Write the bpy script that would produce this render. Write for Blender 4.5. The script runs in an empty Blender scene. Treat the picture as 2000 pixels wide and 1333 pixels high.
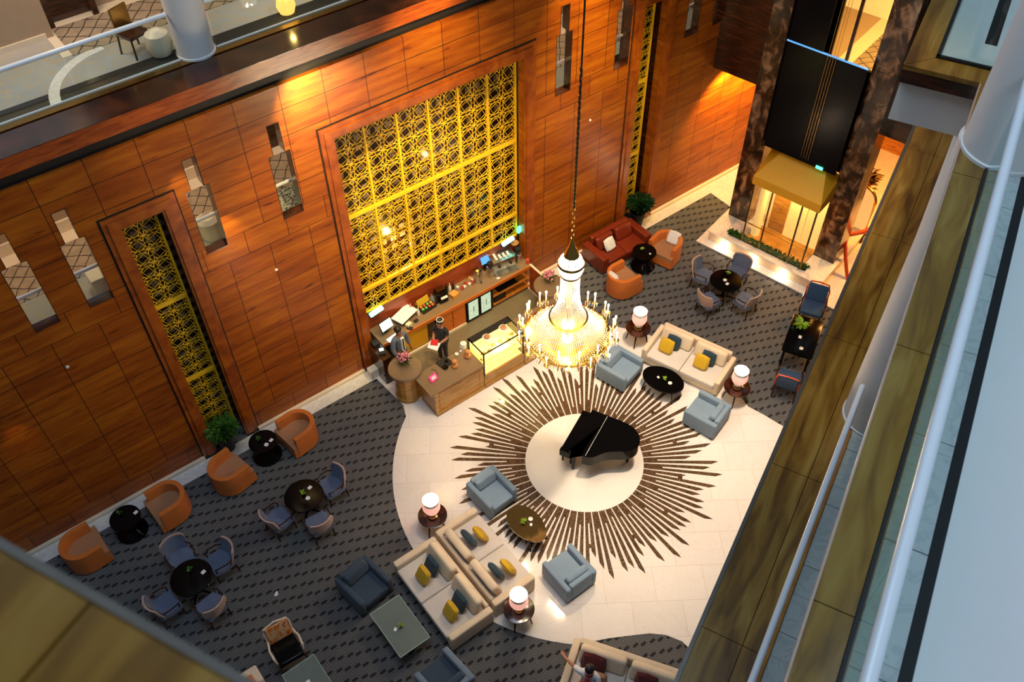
import bpy, bmesh, math, random
from math import sin, cos, pi, radians as rad
from mathutils import Matrix, Vector
random.seed(7)
S = bpy.context.scene
COL = S.collection

# ------------------------------------------------------------------ camera, world, big lights, exposure
cam_d = bpy.data.cameras.new('camera')
cam = bpy.data.objects.new('camera', cam_d)
COL.objects.link(cam)
cam.matrix_world = Matrix(((0.79538178, 0.45783838, -0.39717986, 0.0),
                           (-0.60603405, 0.59044774, -0.53300487, 0.0),
                           (-0.00951613, 0.66464688, 0.74709702, 19.5),
                           (0, 0, 0, 1)))
cam_d.sensor_fit = 'HORIZONTAL'
cam_d.sensor_width = 36.0
cam_d.lens = 1811.77 / 2000 * 36.0
cam_d.clip_start = 0.05
cam_d.clip_end = 200
cam_d.dof.use_dof = True
cam_d.dof.focus_distance = 17.0
cam_d.dof.aperture_fstop = 2.6
S.camera = cam
S.view_settings.view_transform = 'Standard'
S.view_settings.look = 'None'
S.view_settings.exposure = 0.75
S.view_settings.gamma = 1.0
S.view_settings.use_curve_mapping = False

w = bpy.data.worlds.new('world')
S.world = w
w.use_nodes = True
w.node_tree.nodes['Background'].inputs[0].default_value = (0.55, 0.66, 0.8, 1)
w.node_tree.nodes['Background'].inputs[1].default_value = 0.06


def light(name, kind, loc, power, color, size=0.1, target=None, spot=None, blend=0.5, sizey=None):
    d = bpy.data.lights.new(name, kind)
    d.energy = power
    d.color = color
    if kind == 'AREA':
        d.size = size
        if sizey:
            d.shape = 'RECTANGLE'
            d.size_y = sizey
    elif kind != 'SUN':
        d.shadow_soft_size = size
    if kind == 'SPOT':
        d.spot_size = rad(spot)
        d.spot_blend = blend
    o = bpy.data.objects.new(name, d)
    COL.objects.link(o)
    o.location = loc
    if target is not None:
        v = Vector(target) - Vector(loc)
        o.rotation_euler = v.to_track_quat('-Z', 'Y').to_euler()
    return o


COOL = (0.60, 0.78, 1.0)
WARM = (1.0, 0.62, 0.28)
# skylight over the atrium
light('skylight', 'AREA', (3.0, 8.6, 27.0), 880, COOL, 10, (3.0, 8.0, 0))
for (x, y, tx, ty, p, a) in ((6.0, 6.0, 8.3, 4.0, 900, 22), (9.0, 8.0, 12.0, 5.8, 1300, 26)):
    light('ledge_fill_spot', 'SPOT', (x, y, 23.5), p, (1.0, 0.66, 0.34), 0.4, (tx, ty, 9.9), a, 0.9)  # warm fill spots added to brighten the lower right ledge
light('skylight_balcony_side', 'AREA', (2.5, -7.0, 24.0), 520, COOL, 6, (5.0, -1.0, 10))
# warm fill spots added high up to brighten the lobby floor
for (x, y, tx, ty, p, a) in ((10.5, 7.0, 10.2, 9.0, 8200, 30), (13.0, 8.0, 14.5, 10.5, 5200, 30), (8.0, 9.0, 6.5, 9.0, 1700, 24), (9.0, 10.5, 8.9, 12.9, 1500, 18)):
    light('lobby_fill_spot', 'SPOT', (x, y, 23.5), p, (1.0, 0.76, 0.52), 0.5, (tx, ty, 0), a, 0.9)
# washers for the pools on the timber wall, plus added spots warming it overall
for (x, y, z, tx, tz, p, s) in ((6.1, 14.75, 9.45, 6.7, 8.45, 400, 104), (3.4, 15.1, 8.6, 3.56, 7.4, 30, 60),
                                (13.9, 14.3, 10.8, 13.8, 7.8, 800, 56), (9.4, 14.0, 11.2, 9.4, 7.4, 560, 76),
                                (4.1, 15.0, 7.2, 4.0, 6.0, 60, 66), (14.7, 15.1, 4.4, 15.0, 3.2, 10, 46),
                                (-1.4, 15.0, 4.6, -1.45, 3.4, 10, 46), (5.6, 12.0, 11.4, 5.8, 5.6, 1000, 44),
                                (14.6, 12.0, 11.4, 14.4, 4.0, 1300, 50), (9.4, 12.0, 10.4, 9.4, 4.2, 1500, 52), (3.6, 12.0, 12.5, 3.6, 8.6, 190, 40)):
    light('wall_wash_and_fill', 'SPOT', (x, y, z), p, (1.0, 0.72, 0.28), 0.05, (tx, 15.53, tz), s, 0.95)

# ------------------------------------------------------------------ node helpers and materials


class NT:
    def __init__(self, name):
        self.m = bpy.data.materials.new(name)
        self.m.use_nodes = True
        self.t = self.m.node_tree
        self.b = self.t.nodes['Principled BSDF']

    def n(self, typ, **kw):
        nd = self.t.nodes.new(typ)
        for k, v in kw.items():
            if k.startswith('i_'):
                key = k[2:]
                key = int(key) if key.isdigit() else key.replace('_', ' ')
                if isinstance(v, bpy.types.NodeSocket):
                    self.t.links.new(v, nd.inputs[key])
                else:
                    nd.inputs[key].default_value = v
            else:
                setattr(nd, k, v)
        return nd

    def math(self, op, a, b=0.0, clamp=False):
        nd = self.t.nodes.new('ShaderNodeMath')
        nd.operation = op
        nd.use_clamp = clamp
        for i, v in enumerate((a, b)):
            if isinstance(v, bpy.types.NodeSocket):
                self.t.links.new(v, nd.inputs[i])
            else:
                nd.inputs[i].default_value = v
        return nd.outputs[0]

    def mix(self, f, a, b):
        nd = self.t.nodes.new('ShaderNodeMix')
        nd.data_type = 'RGBA'
        for k, v in ((0, f), (6, a), (7, b)):
            if isinstance(v, bpy.types.NodeSocket):
                self.t.links.new(v, nd.inputs[k])
            else:
                nd.inputs[k].default_value = v if k == 0 else (tuple(v) + (1,) if len(v) == 3 else v)
        return nd.outputs[2]

    def coord(self, scale=(1, 1, 1), rot=(0, 0, 0), loc=(0, 0, 0)):
        c = self.t.nodes.new('ShaderNodeTexCoord')
        mp = self.n('ShaderNodeMapping', i_Vector=c.outputs['Object'])
        mp.inputs['Scale'].default_value = scale
        mp.inputs['Rotation'].default_value = rot
        mp.inputs['Location'].default_value = loc
        return mp.outputs[0]

    def noise(self, vec, scale, detail=4, dist=0.0):
        nd = self.n('ShaderNodeTexNoise', i_Vector=vec, i_Scale=scale, i_Detail=detail, i_Distortion=dist)
        return nd.outputs[0]

    def ramp(self, fac, stops):
        nd = self.t.nodes.new('ShaderNodeValToRGB')
        self.t.links.new(fac, nd.inputs[0])
        el = nd.color_ramp.elements
        while len(el) < len(stops):
            el.new(0.5)
        for e, (p, c) in zip(el, stops):
            e.position = p
            e.color = tuple(c) + (1,)
        return nd.outputs[0]

    def set(self, **kw):
        for k, v in kw.items():
            k = k.replace('_', ' ')
            if isinstance(v, bpy.types.NodeSocket):
                self.t.links.new(v, self.b.inputs[k])
            else:
                if isinstance(v, tuple) and len(v) == 3:
                    v = v + (1,)
                self.b.inputs[k].default_value = v
        return self.m

    def bump(self, h, strength=0.3, dist=0.01):
        nd = self.n('ShaderNodeBump', i_Height=h, i_Strength=strength, i_Distance=dist)
        self.t.links.new(nd.outputs[0], self.b.inputs['Normal'])


def plain(name, col, rough=0.5, metal=0.0, coat=0.0, var=0.12, scale=6.0, emit=None, es=0.0):
    t = NT(name)
    v = t.coord()
    nz = t.noise(v, scale, 3)
    a = tuple(c * (1 - var) for c in col)
    b = tuple(min(1, c * (1 + var)) for c in col)
    t.set(Base_Color=t.mix(nz, a, b), Roughness=rough, Metallic=metal, Coat_Weight=coat)
    if emit:
        t.set(Emission_Color=emit, Emission_Strength=es)
    return t.m


def fabric(name, col, rough=0.9):
    t = NT(name)
    v = t.coord()
    n1 = t.noise(v, 3.0, 2)
    n2 = t.noise(v, 180.0, 2)
    c = t.mix(n1, tuple(x * 0.88 for x in col), tuple(min(1, x * 1.1) for x in col))
    t.set(Base_Color=c, Roughness=rough, Sheen_Weight=0.15)
    t.bump(n2, 0.25, 0.003)
    return t.m


def glass(name, col=(0.8, 0.9, 0.88), alpha=0.18, rough=0.03):
    t = NT(name)
    tr = t.n('ShaderNodeBsdfTransparent', i_Color=tuple(col) + (1,))
    gl = t.n('ShaderNodeBsdfGlossy', i_Color=(0.9, 0.95, 1, 1), i_Roughness=rough)
    fr = t.n('ShaderNodeFresnel', i_IOR=1.5)
    geo = t.n('ShaderNodeNewGeometry')
    f = t.math('MULTIPLY', t.math('MAXIMUM', fr.outputs[0], alpha * 0.3), t.math('SUBTRACT', 1.0, geo.outputs['Backfacing']))
    mx = t.n('ShaderNodeMixShader', i_0=f, i_1=tr.outputs[0], i_2=gl.outputs[0])
    t.t.links.new(mx.outputs[0], t.t.nodes['Material Output'].inputs[0])
    return t.m


def wood_wall():
    t = NT('panelled timber')
    v = t.coord()
    sx = t.n('ShaderNodeSeparateXYZ', i_0=v)
    cx = t.n('ShaderNodeCombineXYZ', i_0=sx.outputs[0], i_1=sx.outputs[2], i_2=0.0)
    br = t.n('ShaderNodeTexBrick', i_Vector=cx.outputs[0], i_Scale=1.0, offset=0.5, offset_frequency=9)
    br.inputs['Brick Width'].default_value = 0.98
    br.inputs['Row Height'].default_value = 0.62
    br.inputs['Mortar Size'].default_value = 0.008
    br.inputs['Mortar Smooth'].default_value = 0.2
    br.inputs['Color1'].default_value = (0.0, 0, 0, 1)
    br.inputs['Color2'].default_value = (1, 1, 1, 1)
    g1 = t.noise(t.coord(scale=(0.55, 1, 5.0)), 1.5, 4, 0.15)
    g2 = t.noise(t.coord(scale=(1.2, 1, 34)), 2.0, 3, 0.1)
    g3 = t.noise(t.coord(scale=(1.6, 1, 9.0)), 1.3, 2, 0.2)
    dk = t.math('MULTIPLY', t.math('SUBTRACT', g3, 0.62, clamp=True), 1.3)
    f = t.math('ADD', t.math('MULTIPLY', g1, 0.5), t.math('MULTIPLY', g2, 0.22))
    f = t.math('ADD', f, t.math('MULTIPLY', t.n('ShaderNodeSeparateColor', i_0=br.outputs[0]).outputs[0], 0.09))
    f = t.math('SUBTRACT', f, dk)
    c = t.ramp(f, ((0.15, (0.09, 0.014, 0.001)), (0.36, (0.29, 0.062, 0.003)), (0.58, (0.48, 0.145, 0.006))))
    c = t.mix(br.outputs['Fac'], c, (0.025, 0.006, 0.002))
    t.set(Base_Color=c, Roughness=0.36, Coat_Weight=0.1, Coat_Roughness=0.2, Specular_IOR_Level=0.3)
    t.bump(br.outputs['Fac'], 0.4, 0.01)
    t.b.inputs['Normal'].links[0].from_node.invert = True
    return t.m


def timber(name, dark, mid, lite, rough=0.4, axis=(1, 1, 7), coat=0.2):
    t = NT(name)
    g1 = t.noise(t.coord(scale=axis), 2.0, 6, 0.7)
    c = t.ramp(g1, ((0.3, dark), (0.5, mid), (0.72, lite)))
    t.set(Base_Color=c, Roughness=rough, Coat_Weight=coat, Coat_Roughness=0.2)
    return t.m


def marble(name, a, b, vein, scale=1.2, rough=0.12, tile=None, joint=(0.6, 0.55, 0.5), sharp=0.06, rot=0.0, offset=0.5):
    t = NT(name)
    v = t.coord(rot=(0, 0, rot))
    n1 = t.noise(v, scale, 6, 1.2)
    n2 = t.noise(v, scale * 2.7, 8, 2.5)
    c = t.mix(n1, a, b)
    d = t.math('ABSOLUTE', t.math('SUBTRACT', n2, 0.5))
    f = t.math('SUBTRACT', 1.0, t.math('DIVIDE', d, sharp), clamp=True)
    c = t.mix(t.math('MULTIPLY', f, 0.7), c, vein)
    if tile:
        br = t.n('ShaderNodeTexBrick', i_Vector=v, i_Scale=1.0, offset=offset, offset_frequency=2)
        br.inputs['Brick Width'].default_value = tile[0]
        br.inputs['Row Height'].default_value = tile[1]
        br.inputs['Mortar Size'].default_value = 0.006
        br.inputs['Color1'].default_value = (0.93, 0.93, 0.93, 1)
        br.inputs['Color2'].default_value = (1.0, 1.0, 1.0, 1)
        br.inputs['Mortar'].default_value = (1, 1, 1, 1)
        mm = t.n('ShaderNodeMix', data_type='RGBA', blend_type='MULTIPLY')
        mm.inputs[0].default_value = 1.0
        t.t.links.new(c, mm.inputs[6])
        t.t.links.new(br.outputs[0], mm.inputs[7])
        c = t.mix(br.outputs['Fac'], mm.outputs[2], joint)
    t.set(Base_Color=c, Roughness=rough, Coat_Weight=0.3, Coat_Roughness=0.05)
    return t.m


def carpet():
    t = NT('patterned carpet')
    v = t.coord()
    s = t.n('ShaderNodeSeparateXYZ', i_0=v)
    X, Y = s.outputs[0], s.outputs[1]
    TX, TY = 0.36, 0.30
    ux = t.math('DIVIDE', X, TX)
    par = t.math('MODULO', t.math('FLOOR', t.math('ADD', ux, 1000.0)), 2.0)
    uy = t.math('ADD', t.math('DIVIDE', Y, TY), t.math('MULTIPLY', par, 0.5))
    u = t.math('FRACT', t.math('ADD', ux, 1000.0))
    vv = t.math('FRACT', t.math('ADD', uy, 1000.0))
    flip = t.math('GREATER_THAN', t.math('ADD', u, vv), 1.0)
    fu = t.math('ABSOLUTE', t.math('SUBTRACT', flip, u))
    fv = t.math('ABSOLUTE', t.math('SUBTRACT', flip, vv))
    m = t.math('MAXIMUM', t.math('SUBTRACT', fu, 0.30), fv)
    ring = t.math('GREATER_THAN', t.math('FRACT', t.math('MULTIPLY', m, 8.5)), 0.58)
    bar = t.math('MULTIPLY', t.math('LESS_THAN', t.math('ABSOLUTE', t.math('SUBTRACT', fu, 0.22)), 0.19),
                 t.math('LESS_THAN', t.math('ABSOLUTE', t.math('SUBTRACT', fv, 0.13)), 0.085))
    nz = t.noise(v, 1.1, 3)
    line = t.mix(nz, (0.15, 0.15, 0.15), (0.27, 0.26, 0.25))
    c = t.mix(ring, (0.034, 0.036, 0.040), line)
    c = t.mix(bar, c, (0.012, 0.012, 0.014))
    t.set(Base_Color=c, Roughness=0.95)
    return t.m


def lattice_carpet():
    t = NT('diamond carpet')
    v = t.coord(rot=(0, 0, rad(38)), scale=(1, 1, 1))
    s = t.n('ShaderNodeSeparateXYZ', i_0=v)
    nz = t.noise(t.coord(), 2.0, 4)
    w1 = t.math('MULTIPLY', nz, 0.12)
    a = t.math('FRACT', t.math('DIVIDE', t.math('ADD', s.outputs[0], w1), 0.24))
    b = t.math('FRACT', t.math('DIVIDE', t.math('ADD', s.outputs[1], w1), 0.34))
    l = t.math('MAXIMUM', t.math('LESS_THAN', a, 0.1), t.math('LESS_THAN', b, 0.08))
    base = t.mix(t.noise(t.coord(), 5.0, 5), (0.22, 0.15, 0.09), (0.5, 0.38, 0.26))
    c = t.mix(l, base, (0.05, 0.035, 0.03))
    t.set(Base_Color=c, Roughness=0.95)
    return t.m


def crystal():
    t = NT('lit crystal beads')
    v = t.coord()
    nz = t.noise(v, 60.0, 2)
    c = t.mix(nz, (0.86, 0.84, 0.80), (1.0, 0.99, 0.96))
    di = t.n('ShaderNodeBsdfDiffuse', i_Color=c)
    tl = t.n('ShaderNodeBsdfTranslucent', i_Color=c)
    gl = t.n('ShaderNodeBsdfGlossy', i_Color=(1, 1, 1, 1), i_Roughness=0.08)
    m1 = t.n('ShaderNodeMixShader', i_0=0.62, i_1=di.outputs[0], i_2=tl.outputs[0])
    m2 = t.n('ShaderNodeMixShader', i_0=0.12, i_1=m1.outputs[0], i_2=gl.outputs[0])
    t.t.links.new(m2.outputs[0], t.t.nodes['Material Output'].inputs[0])
    return t.m


def patterned(name, cols, scale=9.0):
    t = NT(name)
    n1 = t.noise(t.coord(scale=(1, 1, 0.4)), scale, 2, 1.0)
    k = len(cols)
    t.set(Base_Color=t.ramp(n1, [(0.3 + 0.4 * i / (k - 1), c) for i, c in enumerate(cols)]), Roughness=0.8)
    return t.m


def back_panel():
    t = NT('dark back with painted reflections')  # reflections behind the screens are painted as lighter blocks
    v = t.coord()
    s = t.n('ShaderNodeSeparateXYZ', i_0=v)
    u = t.math('FRACT', t.math('DIVIDE', t.math('ADD', s.outputs[0], 50.0), 0.29))
    q = t.math('FRACT', t.math('DIVIDE', t.math('ADD', s.outputs[2], 50.0), 0.29))
    f = t.math('MULTIPLY', t.math('GREATER_THAN', u, 0.45), t.math('GREATER_THAN', q, 0.5))
    n1 = t.noise(v, 1.3, 3)
    c = t.mix(n1, (0.05, 0.03, 0.03), (0.4, 0.3, 0.2))
    c = t.mix(f, (0.02, 0.006, 0.003), c)
    t.set(Base_Color=c, Roughness=0.25)
    return t.m


M = {}
M['wall'] = wood_wall()
M['frame'] = timber('frame timber', (0.20, 0.034, 0.003), (0.33, 0.07, 0.004), (0.44, 0.11, 0.006), 0.3, (1.5, 1.5, 1.5))
M['dark_wood'] = timber('dark polished timber', (0.014, 0.004, 0.002), (0.04, 0.010, 0.004), (0.09, 0.024, 0.008), 0.14, coat=0.3)
M['lobby_wood'] = timber('lobby timber', (0.3, 0.09, 0.012), (0.5, 0.17, 0.02), (0.62, 0.25, 0.03), 0.35)
M['ledge_wood'] = timber('red brown timber', (0.2, 0.035, 0.006), (0.36, 0.07, 0.01), (0.5, 0.12, 0.015), 0.3)
M['black'] = plain('black lacquer', (0.003, 0.0025, 0.0025), 0.12, coat=0.0)
M['black'].node_tree.nodes['Principled BSDF'].inputs['Specular IOR Level'].default_value = 0.2
M['matt_black'] = plain('matt black', (0.006, 0.006, 0.007), 0.6)
M['edge_metal'] = plain('dull edge metal', (0.16, 0.15, 0.13), 0.35, 0.6, var=0.3, scale=3)
M['rose_edge'] = plain('rose edge bead', (0.5, 0.33, 0.26), 0.4)
M['gold'] = plain('gold screen paint', (0.95, 0.55, 0.012), 0.45, 0.0)
M['brass'] = plain('polished brass', (0.9, 0.55, 0.12), 0.2, 1.0)
M['bronze'] = plain('bronze', (0.35, 0.22, 0.07), 0.25, 1.0)
M['steel'] = plain('brushed steel', (0.62, 0.62, 0.62), 0.28, 1.0)
M['cream_marble'] = marble('cream marble', (0.86, 0.80, 0.74), (0.92, 0.87, 0.82), (0.82, 0.74, 0.66), 0.7, 0.10, (1.15, 0.85), (0.72, 0.64, 0.56), 0.02, rad(35))
M['white_marble'] = marble('white marble', (0.74, 0.70, 0.66), (0.85, 0.82, 0.78), (0.6, 0.56, 0.52), 1.4, 0.2)
M['disc_marble'] = marble('plain cream marble', (0.90, 0.86, 0.80), (0.93, 0.90, 0.86), (0.9, 0.86, 0.8), 0.6, 0.1)
M['brown_marble'] = timber('brown emperador marble', (0.006, 0.003, 0.001), (0.06, 0.022, 0.007), (0.42, 0.22, 0.11), 0.12, (2.0, 2.0, 1.3), 0.3)
M['inlay'] = marble('inlay marble', (0.03, 0.015, 0.007), (0.13, 0.07, 0.035), (0.42, 0.27, 0.15), 3.0, 0.15, sharp=0.03)
M['ledge_marble'] = timber('olive brown ledge stone', (0.09, 0.038, 0.004), (0.22, 0.11, 0.012), (0.32, 0.20, 0.04), 0.30, (0.5, 3.2, 3.0), 0.25)
M['grey_stone'] = marble('grey stone tiles', (0.44, 0.46, 0.46), (0.56, 0.58, 0.57), (0.38, 0.4, 0.4), 1.0, 0.3, (0.8, 0.6), (0.35, 0.36, 0.36))
M['swirl_stone'] = marble('swirled stone', (0.28, 0.28, 0.29), (0.5, 0.48, 0.45), (0.50, 0.38, 0.24), 0.6, 0.25, sharp=0.05)
M['carpet'] = carpet()
M['diamond'] = lattice_carpet()
M['plaster'] = plain('white plaster', (0.70, 0.69, 0.67), 0.7, var=0.03)
M['beige'] = plain('beige wall', (0.42, 0.30, 0.20), 0.6, var=0.06)
M['cream_stone'] = plain('cream stone', (0.82, 0.68, 0.52), 0.4, var=0.05)
M['rail_white'] = plain('painted white rail', (0.72, 0.77, 0.80), 0.3, var=0.03, coat=0.3)
M['glass'] = glass('balustrade glass', (0.90, 0.96, 0.94), 0.2)
M['teal_glass'] = glass('greenish balustrade glass', (0.74, 0.92, 0.90), 0.3)
M['clear_glass'] = glass('clear glass', (0.95, 0.97, 0.96), 0.1)
M['dark_glass'] = plain('black shaft glass', (0.002, 0.002, 0.004), 0.22)
M['dark_glass'].node_tree.nodes['Principled BSDF'].inputs['Specular IOR Level'].default_value = 0.12
M['orange'] = plain('orange leather', (0.62, 0.17, 0.03), 0.38, var=0.08, coat=0.1)
M['tan'] = plain('tan leather seat', (0.40, 0.19, 0.09), 0.5, var=0.08)
M['red_leather'] = plain('red brown leather', (0.20, 0.025, 0.008), 0.3, var=0.15, coat=0.15)
M['navy'] = fabric('navy fabric', (0.035, 0.06, 0.095))
M['slate'] = fabric('slate blue fabric', (0.16, 0.22, 0.30))
M['lightblue'] = fabric('grey blue fabric', (0.21, 0.30, 0.40))
M['chair_blue'] = fabric('blue grey seat fabric', (0.12, 0.15, 0.235))
M['chair_tan'] = fabric('pinkish tan fabric', (0.46, 0.32, 0.27))
M['royal'] = fabric('deep blue fabric', (0.02, 0.06, 0.14))
M['cream'] = fabric('cream fabric', (0.76, 0.62, 0.44))
M['cream_seat'] = fabric('pale seat fabric', (0.68, 0.62, 0.56))
M['yellow'] = fabric('mustard fabric', (0.62, 0.38, 0.01))
M['white_cloth'] = fabric('white cloth', (0.8, 0.8, 0.8))
M['teal_cushion'] = fabric('ink blue cushion', (0.015, 0.045, 0.07))
M['maroon'] = fabric('maroon fabric', (0.10, 0.01, 0.012))
M['pattern'] = patterned('painted fabric', [(0.62, 0.07, 0.01), (0.75, 0.22, 0.03), (0.75, 0.5, 0.25), (0.5, 0.04, 0.03)])
M['pink_glass'] = plain('pink lamp glass', (0.78, 0.42, 0.38), 0.25, var=0.1, emit=(1.0, 0.48, 0.36), es=0.45)
M['white_paper'] = plain('white paper', (0.85, 0.86, 0.88), 0.7, var=0.02)
M['leaf'] = plain('green leaf', (0.07, 0.19, 0.02), 0.45, var=0.4, scale=20)
M['lime'] = plain('lime leaf', (0.30, 0.48, 0.04), 0.4, var=0.3, scale=20)
M['dark_leaf'] = plain('dark leaf', (0.015, 0.06, 0.015), 0.4, var=0.4, scale=20)
M['soil'] = plain('dark soil', (0.02, 0.012, 0.008), 0.9)
M['pink'] = plain('pink petals', (0.80, 0.28, 0.36), 0.6, var=0.3, scale=30)
M['counter_wood'] = timber('counter timber', (0.25, 0.11, 0.015), (0.45, 0.22, 0.035), (0.58, 0.32, 0.07), 0.35)
M['counter_top'] = plain('taupe counter top', (0.23, 0.15, 0.085), 0.3, var=0.08)
M['cabinet'] = plain('orange cabinet', (0.60, 0.15, 0.02), 0.35, var=0.08)
M['red_panel'] = timber('red splash panel', (0.2, 0.03, 0.008), (0.32, 0.05, 0.012), (0.42, 0.08, 0.02), 0.3)
M['floor_taupe'] = plain('service floor', (0.19, 0.15, 0.09), 0.35)
M['case_light'] = plain('lit case shelf', (0.9, 0.8, 0.4), 0.5, var=0.1, emit=(1.0, 0.74, 0.18), es=0.62)
M['lantern'] = plain('glowing pierced brass', (0.9, 0.5, 0.1), 0.3, 0.6, var=0.6, scale=40, emit=(1.0, 0.55, 0.12), es=0.9)
M['pastry'] = plain('pastry', (0.65, 0.30, 0.06), 0.6, var=0.3, scale=30)
M['terracotta'] = plain('orange clay', (0.6, 0.24, 0.07), 0.5)
M['skin'] = plain('skin', (0.42, 0.20, 0.12), 0.5, var=0.06)
M['skin_brown'] = plain('darker skin', (0.30, 0.11, 0.05), 0.5, var=0.06)
M['hair'] = plain('black hair', (0.012, 0.010, 0.010), 0.5)
M['suit'] = fabric('grey suit', (0.11, 0.14, 0.18))
M['tee'] = fabric('black tee', (0.012, 0.013, 0.018))
M['red_cloth'] = fabric('red cloth', (0.6, 0.02, 0.02))
M['flame'] = plain('candle bulb', (1, 0.9, 0.6), 0.4, emit=(1.0, 0.72, 0.30), es=22.0)
M['candle'] = plain('candle tube', (0.9, 0.82, 0.6), 0.4, emit=(1.0, 0.7, 0.3), es=0.6)
M['crystal'] = crystal()
M['bulb'] = plain('lamp bulb', (1, 1, 1), 0.4, emit=(1.0, 0.9, 0.75), es=14.0)
M['downlight'] = plain('downlight lens', (1, 1, 1), 0.4, emit=(1.0, 0.9, 0.7), es=20.0)
M['screen_blue'] = plain('blue screen', (0.02, 0.08, 0.2), 0.2, emit=(0.1, 0.35, 0.8), es=0.8)
M['screen_white'] = plain('white screen', (0.6, 0.7, 0.72), 0.3, emit=(0.75, 0.9, 0.9), es=0.5)
M['cyan_light'] = plain('cyan tube light', (0.2, 0.8, 0.75), 0.3, emit=(0.25, 0.95, 0.9), es=1.8)
M['green_light'] = plain('green lamp', (0.1, 0.7, 0.4), 0.3, emit=(0.05, 0.9, 0.45), es=3.0)
M['pink_screen'] = plain('pink sticker', (0.8, 0.05, 0.2), 0.3, emit=(0.9, 0.05, 0.2), es=0.3)
M['fridge_glow'] = plain('fridge interior', (0.5, 0.7, 0.6), 0.4, var=0.5, scale=9, emit=(0.55, 0.8, 0.65), es=0.3)
M['car_gold'] = plain('gold lift roof', (0.85, 0.42, 0.012), 0.45, 0.1, var=0.04)
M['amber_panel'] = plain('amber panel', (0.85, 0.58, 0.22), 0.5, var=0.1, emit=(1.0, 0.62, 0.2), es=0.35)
M['pod_face'] = marble('peach marble', (0.66, 0.44, 0.26), (0.75, 0.56, 0.38), (0.6, 0.4, 0.25), 1.0, 0.3)
M['red_lacquer'] = plain('red lacquer', (0.6, 0.07, 0.01), 0.25, coat=0.4)
M['frosted'] = plain('frosted grey glass', (0.16, 0.20, 0.18), 0.10, var=0.1, coat=0.5)
M['glass_edge'] = plain('pale glass edge', (0.45, 0.62, 0.58), 0.2)
M['zebra'] = patterned('striped rug', [(0.03, 0.03, 0.03), (0.03, 0.03, 0.03), (0.5, 0.45, 0.35), (0.5, 0.45, 0.35)], 14)
M['green_food'] = plain('green fruit', (0.12, 0.5, 0.06), 0.4)
M['red_food'] = plain('red cup', (0.6, 0.06, 0.03), 0.35)
M['china'] = plain('white china', (0.85, 0.83, 0.8), 0.2, var=0.03)

# ------------------------------------------------------------------ mesh helpers


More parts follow.
